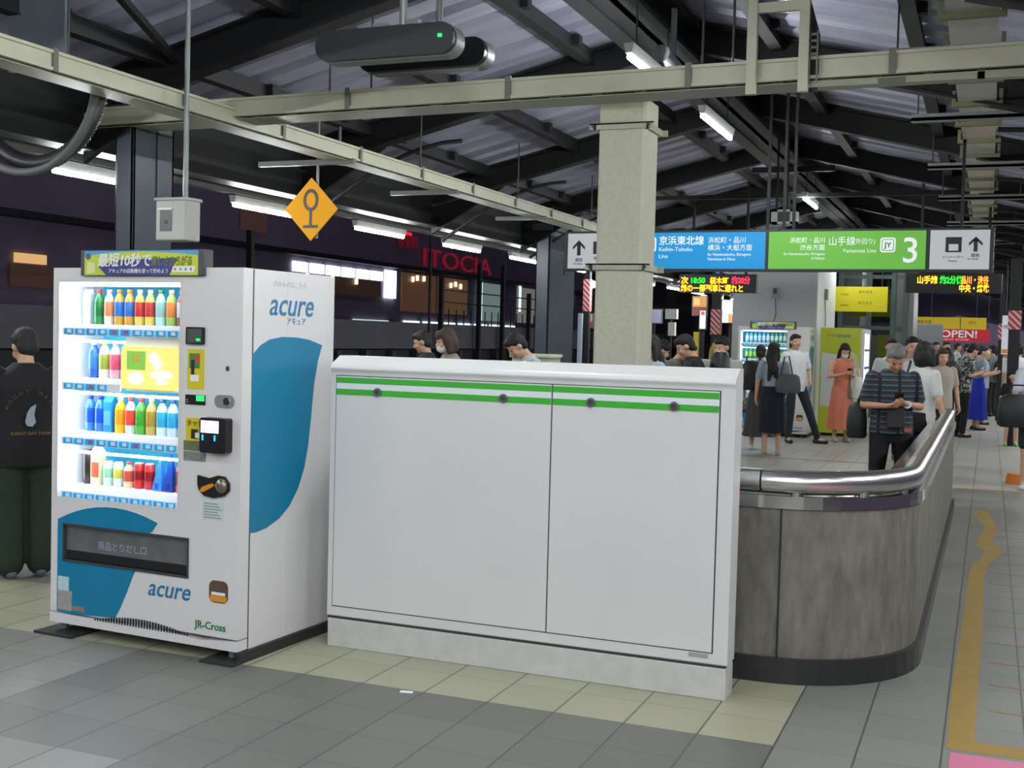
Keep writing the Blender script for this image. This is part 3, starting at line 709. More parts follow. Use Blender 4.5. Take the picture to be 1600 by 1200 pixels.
m_thin = M('orange_line', '8a7048', .55)
for k in range(14):
    y = .85+.42*k
    flat([(2.56, y), (4.6, y-.14), (4.6, y-.12), (2.56, y+.018)], 'queue_line', m_thin, mk)
tag(MB().box(2.2, 6, 9.27, 9.36, .0002, .0014).build('floor_line', m_must), 'mustard line crossing the floor beyond the end of the parapet', 'floor marking')
tag(MB().box(-5.5, 1.9, 11.5, 11.62, .0002, .0014).build('floor_line', M('tan_line', '8e8460', .6)), 'faint tan line crossing the floor in front of the far drinks machines', 'floor marking')
tag(MB().box(2.43, 4.2, -.9, .23, .0002, .0014).build('floor_tile_patch', M('pink_tile', 'c87090', .5)), 'pink floor patch at the bottom right corner', 'floor marking')
b = MB().box(-.35, .95, -.2, .2, .0002, .0014); mb_ = b.build('floor_tile_patch', M('pale_pink_mark', 'c89cb0', .5), None, (2.75, 19.2, 0)); tag(mb_, 'pink floor sign with blue lettering far down the platform', 'floor marking')
MB().box(-.2, .5, -.06, .06, .0014, .002).build('blue_print', M('blue_print', '5866b0', .5), mb_)
lt = tag(MB().box(-.028, .028, -.012, .012, .0005, .004).build('litter', m_wht, None, (.236, -.037, 0), .2), 'small white paper scrap lying on the grey tiles', 'litter')

# ================================================================ SIGNS
m_sframe = M('sign_frame', '24282c', .45)
def lit(name, col, e=.55): return M(name, col, .4, emit=e)
sg = thing('platform_sign', 'long hanging platform sign in white, blue, green and white panels', 'sign', (0, 8, 2.53))
MB().box(-1.97, 2.51, 0, .14, -.225, .215).build('sign_case', m_sframe, sg, bevel=.005)
sw, sb, sgr = lit('sign_white', 'b9bcbd', .18), lit('sign_blue', '0c84c0', .3), lit('sign_green', '62a83c', .3)
P1 = MB().box(-1.93, -1.20, -.004, 0, -.2, .19).build('white_panel', sw, sg); P2 = MB().box(-1.17, .275, -.004, 0, -.2, .19).build('blue_panel', sb, sg)
P3 = MB().box(.31, 1.875, -.004, 0, -.2, .19).build('green_panel', sgr, sg); P4 = MB().box(1.915, 2.47, -.004, 0, -.2, .19).build('white_panel', sw, sg)
ink = lit('sign_letter', 'e4e8ea', .25)
def arrow(parent, x, z, s, y=-.006):
    b = MB(); b.box(x-.12*s, x+.12*s, y, y+.002, z-.5*s, z+.3*s)
    for q in (-1, 1): b.prism([(x, z+.5*s), (x+q*.42*s, z+.08*s), (x+q*.42*s, z-.12*s), (x, z+.28*s)], y, y+.002)
    b.build('arrow', m_ink, parent)
arrow(P1, -1.8, .03, .17); text('銀座', .045, m_ink, P1, (-1.84, -.0055, -.12)); text('for Ginza', .028, m_ink, P1, (-1.86, -.0055, -.155))
MB().box(-1.63, -1.5, -.006, -.004, -.04, .1).build('pictogram', m_ink, P1); text('階段', .04, m_ink, P1, (-1.62, -.0055, -.1))
def badge(parent, x, z, s, t):
    b = MB().prism(rrect(x-s/2, x+s/2, z-s/2, z+s/2, s*.18), -.006, -.004).build('line_badge', ink, parent)
    b2 = MB().prism(rrect(x-s*.4, x+s*.4, z-s*.4, z+s*.4, s*.12), -.007, -.006).build('badge_ring', sb if t == 'JK' else sgr, parent)
    b3 = MB().prism(rrect(x-s*.34, x+s*.34, z-s*.34, z+s*.34, s*.08), -.008, -.007).build('badge_face', ink, parent)
    text(t, s*.5, m_ink, b3, (x, -.0088, z-s*.17), align='CENTER', bold=.001)
badge(P2, -.99, .065, .16, 'JK')
text('京浜東北線', .105, ink, P2, (-.88, -.005, .065), bold=.001, sx=.95); text('Keihin-Tohoku', .062, ink, P2, (-.88, -.005, -.01)); text('Line', .062, ink, P2, (-.88, -.005, -.085))
text('浜松町・品川', .072, ink, P2, (-.34, -.005, .08), sx=.95); text('横浜・大船方面', .072, ink, P2, (-.34, -.005, .0), sx=.95)
text('for Hamamatsucho, Shinagawa', .042, ink, P2, (-.34, -.005, -.06), sx=.9); text('Yokohama & Ofuna', .042, ink, P2, (-.34, -.005, -.11), sx=.9)
text('浜松町・品川', .065, ink, P3, (.89, -.005, .075), align='RIGHT', sx=.93); text('渋谷方面', .065, ink, P3, (.89, -.005, -.0), align='RIGHT')
text('for Hamamatsucho, Shinagawa', .038, ink, P3, (.89, -.005, -.055), align='RIGHT', sx=.9); text('& Shibuya', .038, ink, P3, (.89, -.005, -.1), align='RIGHT', sx=.9)
text('山手線', .1, ink, P3, (.92, -.005, .05), sx=.9); text('(外回り)', .066, ink, P3, (1.17, -.005, .06), sx=.9); text('Yamanote Line', .055, ink, P3, (1.4, -.005, -.03), align='RIGHT')
badge(P3, 1.51, .045, .15, 'JY'); text('3', .36, ink, P3, (1.64, -.005, -.13), bold=.002)
MB().box(2.06, 2.21, -.006, -.004, -.03, .12).build('pictogram', m_ink, P4); MB().box(2.09, 2.18, -.0065, -.006, -.015, .05).build('pictogram_cabin', sw, P4)
arrow(P4, 2.34, .05, .15); text('エレベーター', .034, m_ink, P4, (2.03, -.0055, -.09)); text('Elevator', .026, m_ink, P4, (2.09, -.0055, -.125)); text('銀座', .04, m_ink, P4, (2.3, -.0055, -.075)); text('for Ginza', .026, m_ink, P4, (2.27, -.0055, -.105))
for x in (-1.6, .28, .45, .55, 2.2):
    MB().box(x-.015, x+.015, .05, .08, .215, roof_z(x)-2.53-.02).build('hanger', m_frame, sg)
def led(name, label, x0, x1, y, z0, z1, lines):
    t = thing(name, label, 'display board', ((x0+x1)/2, y, (z0+z1)/2)); w, h = x1-x0, z1-z0
    MB().box(-w/2, w/2, 0, .18, -h/2, h/2).build('case', m_black, t, bevel=.006)
    for tx, col, sz, x, z, sx in lines: text(tx, sz*h, M('led_'+col, col, .5, emit=3.2), t, (-w/2+x*w, -.003, -h/2+z*h), bold=.003, sx=sx)
    MB().box(-.03, .03, -.02, .0, h/2+.01, h/2+.06).build('indicator', M('ind_'+label[:4], '2060c0' if x0 < 0 else '20a030', .4, emit=.6), t)
    for x in (-w*.35, w*.35): MB().box(x-.02, x+.02, .08, .12, h/2, roof_z(x+(x0+x1)/2)-(z0+z1)/2-.02).build('hanger', m_frame, t)
    return t
led('departure_board', 'dark departure board with amber and red text below the blue panel', -2.4, -1.1, 15, 2.37, 2.68, [('次', 'f0a010', .42, .02, .5, 1), ('18:50', '10d020', .4, .14, .52, .95), ('桜木町', 'f0a010', .4, .4, .5, .85), ('約20分', 'f02040', .42, .68, .52, .8), ('線の一部列車に遅れと', 'f0a010', .42, .02, .08, .82)])
led('departure_board', 'dark departure board with amber and green text below the right white panel', 1.3, 2.64, 14, 2.36, 2.65, [('山手線', 'f0a010', .42, .12, .5, .8), ('約2分後', '10d020', .42, .36, .5, .75), ('品川・渋谷', 'f08020', .42, .58, .5, .62), ('中央・総武', 'f0a010', .42, .56, .08, .68)])
# camera box with white face under the ridge
t = thing('camera_unit', 'small white box with a dark opening hanging above the green sign panel', 'camera', (.13, 10, 3.09))
b = MB(); b.box(-.155, -.08, 0, .15, -.085, .085); b.box(.07, .155, 0, .15, -.085, .085); b.box(-.155, .155, 0, .15, .06, .085); b.box(-.155, .155, 0, .15, -.085, -.06); b.build('housing', M('unit_white', 'b4b8b8', .4), t)
MB().box(-.08, .07, .03, .14, -.06, .06).build('opening', m_black, t)
for x in (-.1, .02): MB().box(x-.012, x+.012, .05, .075, .085, 1.0).build('hanger', m_frame, t)
# yellow diamond sign in front of the left lamps
t = thing('diamond_sign', 'yellow diamond sign with a black stop mark hanging before the left lamps', 'sign', (-3.43, 5, 2.69))
M('diamond_yellow', 'e8a200', .75, emit=.12); MB().prism([(-.285, 0), (0, -.293), (.285, 0), (0, .293)], 0, .015).build('plate', M('diamond_yellow'), t)
b = MB(); ring = [(.082*math.cos(k*PI/12), .105*math.sin(k*PI/12)+.085) for k in range(24)]; rin = [(.052*math.cos(k*PI/12), .072*math.sin(k*PI/12)+.085) for k in range(24)]
vs = [(x, -.003, z) for x, z in ring]+[(x, -.003, z) for x, z in rin]; b.add(vs, [(k, (k+1) % 24, 24+(k+1) % 24, 24+k) for k in range(24)])
b.box(-.014, .014, -.003, -.001, -.15, -.015); b.box(-.08, .08, -.003, -.001, -.175, -.148); b.build('symbol', m_ink, t)
b = MB(); b.bar((.05, .03, -.27), (.05, .03, 1.02), .02, .02); b.bar((.0, .03, 0), (.1, .03, 0), .03, .05); b.build('bracket', m_galv, t)
t2 = thing('diamond_sign', 'edge of a second yellow sign showing above the diamond sign', 'sign', (-3.5, 5.6, 3.24))
MB().prism([(-.2, -.02), (.2, -.08), (.2, -.02), (-.08, .1)], 0, .012).build('plate', lit('diamond_yellow', 'e29a10', .22), t2); MB().box(-.01, .01, .012, .03, -.02, .35).build('bracket', m_galv, t2)
# hanging switch box on its long rod
t = thing('switch_box', 'cream switch box hanging on a long rod above the near vending machine', 'box', (-2.77, 2.2, 2.3))
MB().box(-.13, .13, -.06, .1, -.15, .14).build('housing', M('box_cream', 'a8aaa2', .45), t, bevel=.012)
MB().box(-.14, .14, -.07, .11, .125, .148).build('lid', M('box_cream'), t, bevel=.006)
MB().box(-.09, .01, -.063, -.058, -.085, .055).build('window', M('box_window', '5a6064', .25), t); MB().box(-.1, .02, -.075, -.058, .06, .075).build('visor', M('box_white', 'd8d8d4', .4), t)
MB().tube([(-.04, -.066, -.02), (-.04, -.06, -.02)], .016, 10).build('knob', m_black, t); MB().tube([(.06, .02, .14), (.06, .02, 1.66)], .018, 10).build('rod', m_galv, t)
# pair of rounded dark slabs
m_slab = M('slab_grey', '2c3032', .4)
for k, (x0, x1, y, z, dz, lab) in enumerate(((-1.55, -.58, 2.0, 3.36, .0, 'nearer rounded dark grey slab with a green light hanging under the roof'), (-1.66, -.7, 2.75, 3.46, .0, 'farther rounded black slab hanging behind its twin under the roof'))):
    t = thing('hanging_display', lab, 'fixture', ((x0+x1)/2, y, z)); w = (x1-x0)/2
    o = MB().prism(rrect(-w, w, -.095, .095, .09, 8), 0, .16).build('casing', m_slab if k == 0 else M('slab_black', '121314', .3), t, bevel=.008)
    b = MB(); 
    b.prism(rrect(-w-.004, w+.004, -.099, .099, .093, 8), .05, .165); b.build('shell', M('shell_grey', '7c7e7c', .4), t)
    if k == 0: MB().box(w-.1, w-.075, -.012, .0, .0, .02).build('green_light', M('led_green'), t)
    MB().tube([(.1, .08, .09), (.1, .08, roof_z((x0+x1)/2)-z-.02)], .025, 10).build('pole', m_galv, t)
    b = MB(); b.box(-.1, .0, .05, .1, .09, .13); b.box(.14, .22, .05, .1, .09, .14); b.build('clamp', m_galv, t)
# unlit fitting beside the ridge lamps
t = thing('floodlight', 'unlit grey cylinder fitting above the second ridge lamp', 'lamp', (.05, 4.9, 3.72))
MB().tube([(0, -.45, .06), (0, .35, 0)], .07, 14).build('housing', m_galv, t); MB().box(-.02, .02, -.1, -.06, .03, .5).build('bracket', m_galv, t)
# corrugated hose loop and grey panel, upper left
t = thing('flexible_hose', 'thick ribbed black hose looping down from the cable rack at the upper left', 'hose', (-3.6, 1.6, 3.1))
pts = []
for k in range(25):
    a = PI*k/24+PI; pts.append((.42*math.cos(a)*1.0, .5*k/24*.6, .55*math.sin(a)+.05))
b = MB(); rr = []
pp = []
for k in range(121):
    a = PI+PI*k/120; pp.append((.42*math.cos(a), .3*k/120, .5*math.sin(a)+.05)); rr.append(.055 if k % 2 else .046)
b.tube(pp, rr, 12); b.build('hose', M('hose_black', '26282b', .4), t)
b = MB(); b.tube([(x*1.12-.02, y-.08, z*1.12-.02) for x, y, z in pp[::4]], .03, 10); b.build('cable', M('grey_cable'), t)
tag(MB().box(-.25, .22, 0, .03, -.26, .26).build('metal_sheet', M('panel_bluegrey', '5a646c', .5), None, (-3.3, 1.45, 3.46)), 'plain blue-grey sheet panel hanging at the top left corner', 'panel')
t = thing('conduit_tray', 'underside tray of grey conduits below the left cable rack', 'conduit', (-3.3, 1.5, 2.98))
b = MB()
for k in range(4): b.bar((-.35+.08*k, -3.2, .03), (-.3+.08*k, -.6, .03), .05, .03)
b.build('conduit', M('conduit_grey', '60686a', .4), t)
for i, (x, y, L, z) in enumerate(((-2.9, 4.7, .9, 3.08), (-2.9, 6.9, .7, 3.08), (-2.9, 9.6, .6, 3.08))):
    tag(MB().box(-L, .1, -.025, .025, -.03, .015).build('bracket_arm', M('arm_grey', '5c605e', .5), None, (x, y, z)), 'grey bracket arm reaching left from under the lamp-side cable rack', 'bracket', 'bracket arms under the left cable rack')
# ================================================================ FAR MACHINES, KIOSK, BACKGROUND
t = thing('kiosk_block', 'plain white kiosk wall standing behind the far drinks machines', 'kiosk', (-1.14, 18.3, 0))
MB().box(-.75, .75, -1.3, 1.3, 0, 3.35).build('wall', M('kiosk_white', 'a9abad', .5, noise=.06, nscale=2), t)
MB().box(.75, .765, -1.3, 1.3, 0, 3.35).build('side_panel', M('kiosk_side', 'c6cac8', .4), t)
for x, y, z in ((.02, -1.3, 2.48), (.77, -.3, 2.5)):
    ax = x < .5
    bx = MB().box(x-.06 if ax else x, x+.06 if ax else x+.05, y-.05 if ax else y-.09, y if ax else y+.09, z-.12, z+.08).build('intercom', M('intercom', '8c8e8c', .4), t)
    if ax: MB().box(x-.03, x+.03, y-.055, y-.05, z-.04, z+.06).build('face', m_dark, bx)
    MB().tube([(x, y-.02, z-.1), (x+.02 if ax else x+.02, y-.02, z-.4), (x-.04 if ax else x+.02, y-.02, z-.62)], .008, 6).build('cable', m_dark, bx)
def vm_copy(loc, rz, skip=()):
    def rec(o, par):
        if o.name.split('.')[0] in skip: return
        c = o.copy(); COL.objects.link(c); c.parent = par
        for ch in list(o.children): rec(ch, c)
        return c
    c = rec(vt, None); c.location = loc; c.rotation_euler = (0, 0, rz); return c
fv = vm_copy((-1.43, 15.3, 0), 0, ('info_screen', 'divider_panel', 'notice_label', 'card_reader', 'light_strip'))
fv['label'] = 'far white drinks machine with glowing cyan shelves against the kiosk wall'
wl2 = M('display_white')
for z in (1.285,): MB().box(.43, .806, .04, .3, z-.014, z).build('shelf', wl2, fv); MB().box(.43, .806, .03, .045, z-.05, z+.02).build('shelf_front', wl2, fv)
m_soft = M('display_light_soft', 'd8f0ff', .5, emit=7); MB().box(.04, .06, .04, .06, .72, 1.73).build('light_strip', m_soft, fv)
for zt in (1.755, 1.475, 1.215, .935): MB().box(.07, .8, .05, .065, zt-.012, zt).build('light_strip', m_soft, fv)
dsrc = {}
def fd(kd, a, b_, c, lab, grp, x, y, z, rz=0, key=None):
    if key in dsrc:
        o = copy_tree(dsrc[key], None, (x, y, z), rz); o['label'] = lab; o['group'] = grp; return o
    o = drink(kd, a, b_, c, lab, grp, 0, 0, .18, .027); o.location = (x, y, z); o.rotation_euler = (0, 0, rz); dsrc[key] = o; return o
for k in range(10):
    x = -1.43+.12+.07*k
    p = ('bottle', '7cc8e0', 'e0f4f8', '3c90d0', 'pale cyan bottle in the top row of the far white machine', 'cyan bottles in the top row of the far white machine') if k < 6 else ('bottle', '50b070', 'c8e8d8', 'd84050', 'red-capped green bottle in the top row of the far white machine', 'green bottles in the top row of the far white machine')
    fd(*p, x, 15.46, 1.555, 0, p[1])
    p = ('bottle', '3c9c40', 'b8d060', 'f0f0f0', 'green tea bottle in the second row of the far white machine', 'green bottles in the second row of the far white machine')
    fd(*p, x, 15.46, 1.285, 0, 'g2')
    p = ('bottle', 'e8c050', 'f0e0d0', 'd84838', 'amber bottle in the third row of the far white machine', 'bottles in the third row of the far white machine')
    fd(*p, x, 15.46, 1.015, 0, 'g3')
# yellow machine, its lit front faces right
ym = thing('vending_machine', 'yellow-green drinks machine beside the far white one, seen from its side', 'vending machine', (-.17, 16, 0))
myel = M('machine_yellow', 'b2bb2a', .4)
MB().box(0, .66, 0, 1.15, .05, 1.84).build('cabinet', myel, ym, bevel=.006)
MB().prism([(.03, .5), (.62, .5), (.62, .9), (.55, 1.1), (.6, 1.35), (.03, 1.42)], -.003, 0).build('white_print', M('machine_white_print', 'c9cac4', .4), ym)
b = MB(); b.prism([(.52+.13*math.cos(k*PI/10), 1.2+.24*math.sin(k*PI/10)) for k in range(20)], -.005, -.003); b.build('round_print', M('round_print', 'c0c890', .4), ym)
text('from', .075, M('from_red', 'd06a30', .4), ym, (.1, -.004, 1.69), shear=.2, name='logo'); text('acure', .1, M('logo_blue'), ym, (.27, -.004, 1.68), shear=.25, bold=.001, name='logo')
wf = MB().box(.66, .72, .05, 1.1, .06, 1.83).build('door', m_vm, ym)
MB().box(.72, .725, .1, .85, .9, 1.75).build('lit_window', M('lit_window_cold', 'c8dcf0', .4, emit=1.6), wf)
for z in (1.15, 1.45): MB().box(.725, .735, .1, .85, z, z+.04).build('shelf_front', M('display_blue', '3868b0', .4), wf)
MB().box(.05, .6, .1, 1.0, 0, .05).build('base', m_black, ym)
# yellow hanging board and steel lift tower
t = thing('hanging_banner', 'broad yellow board with small dark print hanging right of the white kiosk', 'banner', (.07, 20, 2.48))
MB().box(-.52, .51, 0, .04, -.25, .25).build('board', M('board_yellow', 'b8ae14', .45, emit=.12), t)
for z in (.12, -.1): text('のりかえ', .07, m_ink, t, (-.05, -.004, z)); text('Transfer', .05, m_ink, t, (-.4, -.004, z-.04))
for x in (-.4, .4): MB().tube([(x, .02, .25), (x, .02, 1.3)], .01, 6).build('rod', m_frame, t)
t = thing('elevator_tower', 'steel-framed glass lift tower behind the yellow board', 'lift', (.55, 22, 0))
b = MB()
for x in (-1.1, -.5, .0, .25): b.box(x-.05, x+.05, -.05, .05, 0, 3.6)
b.box(-1.1, .25, -.04, .04, 1.9, 1.98); b.box(-1.1, .25, -.04, .04, 3.0, 3.08)
b.build('frame', M('tower_steel', '4c5c58', .4, metal=.4), t)
MB().box(-.02, .42, .0, 1.5, 0, 3.6).build('shaft', M('tower_grey', '6e7472', .35, metal=.2), t)
MB().box(-1.1, -.05, .02, .03, 0, 3.5).build('glass_wall', M('green_glass', '6c9488', .1, alpha=.2), t)
t = thing('hanging_banner', 'long yellow banner board hanging above the red OPEN banner', 'banner', (1.34, 30, 2.24))
MB().box(-1.05, 1.05, 0, .06, -.17, .15).build('board', M('banner_yellow', 'c0a618', .45, emit=.2), t)
text('銀座方面', .1, m_ink, t, (-.75, -.004, -.02)); text('出口', .1, m_ink, t, (.6, -.004, -.02)); MB().box(.38, .4, -.006, 0, -.17, .15).build('joint', m_ink, t)
for x in (-.8, .8): MB().tube([(x, .03, .15), (x, .03, 1.5)], .012, 6).build('rod', m_frame, t)
t = thing('hanging_banner', 'red banner reading OPEN! across the platform end', 'banner', (1.64, 33, 1.93))
MB().box(-.85, .85, 0, .02, -.2, .2).build('cloth', M('banner_red', 'b01c30', .6, emit=.15), t)
text('OPEN!', .3, m_wht, t, (0, -.004, -.06), align='CENTER', bold=.006, sx=1.2); text('NEW SHOP', .07, m_wht, t, (-.5, -.004, -.15), sx=2.2)
for x in (-.8, .8): MB().tube([(x, .01, .2), (x, .01, 1.8)], .01, 6).build('cord', m_frame, t)
t = thing('partition_board', 'plain grey partition board behind the crowd left of the red banner', 'board', (.9, 27, 0))
MB().box(-.4, .5, 0, .05, 0, 2.1).build('board', M('board_grey', '787c80', .5), t); MB().box(-.4, .5, -.002, .05, 2.1, 2.14).build('top_rail', m_galv, t)
# right-hand posts with red and white stripes
def striped(mb_name='striped'):
    return M(mb_name)
def mat_stripes(name, red, white, scale):
    m = M(name, red, .5); nt = m.node_tree; tc = nt.nodes.new('ShaderNodeTexCoord'); w = nt.nodes.new('ShaderNodeTexWave')
    w.bands_direction = 'DIAGONAL'; w.inputs['Scale'].default_value = scale; nt.links.new(tc.outputs['Object'], w.inputs['Vector'])
    gt = nt.nodes.new('ShaderNodeMath'); gt.operation = 'GREATER_THAN'; gt.inputs[1].default_value = .68; nt.links.new(w.outputs['Fac'], gt.inputs[0])
    mx = nt.nodes.new('ShaderNodeMix'); mx.data_type = 'RGBA'; mx.inputs[6].default_value = (*lin(red), 1); mx.inputs[7].default_value = (*lin(white), 1)
    nt.links.new(gt.outputs[0], mx.inputs[0]); nt.links.new(mx.outputs[2], nt.nodes['Principled BSDF'].inputs['Base Color']); return m
mst = mat_stripes('red_white_stripes', 'a03038', 'b8b4b0', 6)
for x, y, w, zt, za, zb, lab in ((2.86, 16, .17, 3.0, 1.87, 2.17, 'black post with a red and white striped band near the right edge'), (3.05, 13, .12, 3.0, 1.75, 2.3, 'dark post with a red and white striped panel at the right frame edge'), (2.72, 23, .1, 3.2, 1.75, 2.1, 'thin far post with a red and white striped band'),
                                 (-2.62, 19, .17, 3.2, 1.7, 2.2, 'black post with a red and white striped band left of the far drinks machine'), (-5.1, 18.2, .12, 3.0, 2.1, 2.75, 'post with a striped band between the steel column and the pale pillar')):
    t = thing('steel_post', lab, 'post', (x, y, 0))
    MB().box(-w/2, w/2, -w/2, w/2, 0, zt).build('shaft', m_frame, t); MB().box(-w/2-.012, w/2+.012, -w/2-.012, w/2+.012, za, zb).build('striped_band', mst, t)
tag(MB().box(-.04, .04, -.04, .04, 0, 2.05).build('guide_post', M('post_pale', '9aa4b4', .4), None, (-5.1, 17.8, 0)), 'slim pale blue post right of the second steel column', 'post')
t = thing('notice_board', 'narrow white vertical station board near the striped post on the right', 'sign', (2.77, 20, 1.85))
MB().box(-.06, .06, 0, .04, -.4, .35).build('board', lit('sign_white2', 'b8bcc4', .4), t); MB().box(-.05, .05, -.003, 0, -.38, -.3).build('orange_print', M('badge_orange'), t); text('有楽町', .09, m_ink, t, (-.045, -.004, .1), sx=.4); MB().tube([(0, .02, .35), (0, .02, 1.4)], .012, 6).build('rod', m_frame, t)
# items between pillar and kiosk
def poster(name, lab, x, y, z, w, h, col, e, extra=(), post=True):
    t = thing(name, lab, 'sign', (x, y, z)); MB().box(-w/2-.02, w/2+.02, 0, .06, -h/2-.02, h/2+.02).build('frame', m_dark, t)
    MB().box(-w/2, w/2, -.004, 0, -h/2, h/2).build('print', M('poster_'+col, col, .4, emit=e), t)
    for k, (a, b_, c, d, cc) in enumerate(extra): MB().box(-w/2+a*w, -w/2+b_*w, -.007, -.004, -h/2+c*h, -h/2+d*h).build('print_patch', M('patch_'+cc, cc, .4, emit=e*.8), t)
    if post: MB().box(-.03, .03, .06, .1, -z, h/2).build('post', m_frame, t)
    return t
poster('lit_poster', 'small lit orange and red poster beyond the amber departure board', -3.67, 22, 2.36, .32, .42, 'c88840', .35, ((0, 1, 0, .45, '80382c'), (.1, .5, .55, .9, 'e8c060')))
poster('vertical_sign', 'white vertical sign with red letters left of the striped black post', -3.36, 21, 2.03, .13, .4, 'e4e4ec', .6, ((.2, .8, .75, .95, 'd86060'),))
poster('lit_poster', 'bright white and blue lit poster just left of the far kiosk', -3.8, 26, 2.35, .42, .58, 'd8e8f4', 1.5, ((.4, .65, 0, .4, 'd87838'), (.65, 1, .0, .3, '3c80c8')))
poster('lit_poster', 'narrow cyan lit poster beyond the striped black post', -4.5, 26, 2.45, .12, .6, '48a8e0', .8)
poster('notice_sign', 'pale grey-violet notice sheet behind the crowd right of the pale pillar', -5.3, 24, 2.15, .42, .33, '7c7c94', .15)
poster('notice_sign', 'small red and white notices right of the slim pale post', -5.7, 20, 1.94, .24, .3, 'b8a8a4', .3, ((0, 1, 0, .45, 'b83830'), (.45, .55, .0, 1, '202020')))
tag(MB().box(-.05, .05, -.05, .05, 0, 1.75).build('bollard_post', M('post_yellow', 'c8b820', .5), None, (-3.35, 20.4, 0)), 'thin yellow post below the white vertical sign', 'post')
t = thing('signal_box', 'small white signal box on a pole among the dark track furniture', 'signal', (-6.4, 30, 0))
MB().tube([(0, 0, -1.3), (0, 0, 2.5)], .05, 8).build('pole', m_frame, t); MB().box(-.15, .2, -.1, .1, 2.2, 2.5).build('lamp_head', M('signal_white', 'b8bcb4', .4), t); MB().box(-.05, .15, -.1, .1, 1.7, 2.1).build('case', M('signal_white'), t)
# viaduct wall beyond the tracks
t = struct(MB().box(-14.2, -14, -10, 75, 1.1, 1.9).build('wall_viaduct', M('viaduct_concrete', '58585e', .8, noise=.2, nscale=.7)))
struct(MB().box(-14.4, -14.25, -10, 75, -1.3, 1.1).build('wall_viaduct_base', M('viaduct_dark', '202226', .8)))
for k in range(22):
    y = 14+1.6*k
    tag(MB().box(-.1, .1, -.12, .12, -1.3, 1.05).build('wall_rib', M('rib_dark', '2e3034', .7), None, (-14.12, y, 0)), 'dark upright rib under the far viaduct wall', 'rib', 'ribs under the far viaduct wall')
for k, (y, h) in enumerate(((29.5, 3.4), (32.5, 4.0), (34.6, 4.1), (37.2, 3.2), (44, 3.6), (49, 3.3), (19, 3.9))):
    o = MB().box(-.07, .07, -.07, .07, -1.3, h).build('line_pole', m_frame, None, (-13.8, y, 0)); tag(o, 'dark mast standing at the far viaduct wall', 'mast', 'masts along the far viaduct wall')
b = MB(); b.box(-.02, .02, 0, 24, 3.0, 3.04); b.box(-.02, .02, 0, 24, 2.6, 2.64)
for k in range(40): b.box(-.015, .015, .6*k, .6*k+.03, 1.89, 2.9 if k > 14 else 2.4)
tag(b.build('railing', m_frame, None, (-14.05, 30, 0)), 'thin black railing along the top of the far viaduct wall', 'railing')
# buildings beyond
bd = thing('department_store', 'tall dark building with red ITOCIA letters beyond the tracks', 'building', (-30, 50, 0))
MB().box(-12, 0, -32, 60, -1.3, 26).build('facade', M('facade_plum', '857b92', .75, noise=.3, nscale=.25), bd)
MB().box(0, .5, -32, 60, 5.35, 5.6).build('ledge', M('ledge_dark', '1c1e24', .6), bd)
m_red = M('red_neon', 'a01c34', .5, emit=.35)
text('ITOCIA', 1.55, m_red, bd, (.3, 9.8, 5.75), (PI/2, 0, PI/2), sx=2.1, ext=.05)
text('有楽町', .9, M('red_dim', '701828', .5, emit=.4), bd, (.3, 6.6, 6.7), (PI/2, 0, PI/2), ext=.04)
def win(y0, y1, z0, z1, col, e, name='window', x=.05):
    o = MB().box(x, x+.1, y0, y1, z0, z1).build(name, M('win_'+col+'_%d' % int(e*10), col, .5, emit=e), bd); return o
for k in range(6): win(-4.1+1.6*k, -2.8+1.6*k, 4.55, 5.05, 'eaf4ff', 3.0, 'lit_sign')
win(5.55, 6.85, 3.6, 5.2, 'eaf6ff', 3.2, 'lit_sign')
for y0, y1, c, e in ((7.6, 12.2, '7c5840', .25), (12.6, 17, '8a6a48', .25), (-4, 5, '5c4434', .15)): win(y0, y1, 2.9 if y0 > 0 else 3.6, 5.2 if y0 > 0 else 4.5, c, e, 'shop_window')
for y0, y1, c, e in ((19, 22.8, '90a8a4', .4), (26, 30.5, '9c9c94', .35), (32, 39, '3c4038', .2)): win(y0, y1, 2.6, 5.2, c, e, 'shop_window')
win(19, 19.3, 2.6, 5.2, 'd0f0f0', 2.0, 'light_strip', .12); win(26.2, 26.5, 3.4, 5.3, 'd0e8e8', 1.4, 'light_strip', .12)
for k, (y, z) in enumerate(((-3, 4.2), (-.5, 4.2), (2, 4.2), (8.8, 4.7), (9.4, 4.8), (10.3, 4.8), (14.2, 4.6), (14.9, 4.7), (15.7, 4.6), (34, 4.3), (36, 4.0), (33, 3.6))): win(y, y+.15, z, z+.3, 'ffd8a0', 4, 'spot', .16)
win(11.2, 18, 8.3, 9.5, '8c6c54', .3, 'upper_window'); 
for k in range(5): win(12+1.2*k, 12.5+1.2*k, 8.4, 9.0, 'a8a8d0', .5, 'display', .16)
win(-22.2, -20.7, 3.75, 4.1, 'e8b878', .8, 'shop_window'); win(-22.4, -18, 2.9, 3.7, '5c4034', .25, 'shop_window', .04)
win(6, 8, 9.0, 9.15, 'e02030', 1.5, 'neon'); win(6.5, 8.7, 7.4, 7.6, 'e02030', 1.5, 'neon'); win(22, 26, 8.0, 8.3, 'c09060', .6, 'upper_window')
win(33, 34, 5.4, 5.6, '3040f0', 2, 'neon'); win(34.5, 36.5, 4.9, 5.1, '3040f0', 1.2, 'neon')
win(-8.6, -6.5, 6.2, 8.4, '7c5850', .12, 'upper_window')
for k, (y, c) in enumerate(((-10, .5), (2, .5))): win(y, y+4, 1.75+.2, 2.3, 'c8e8e0', .8, 'lower_window')
for k in range(7): win(8+2.6*k, 10.0+2.6*k, 2.0, 2.35, 'dcf0ec', 1.6, 'lower_window')
bd2 = thing('office_building', 'dim cream office building with dark windows right of the pale pillar', 'building', (-12, 62, 0))
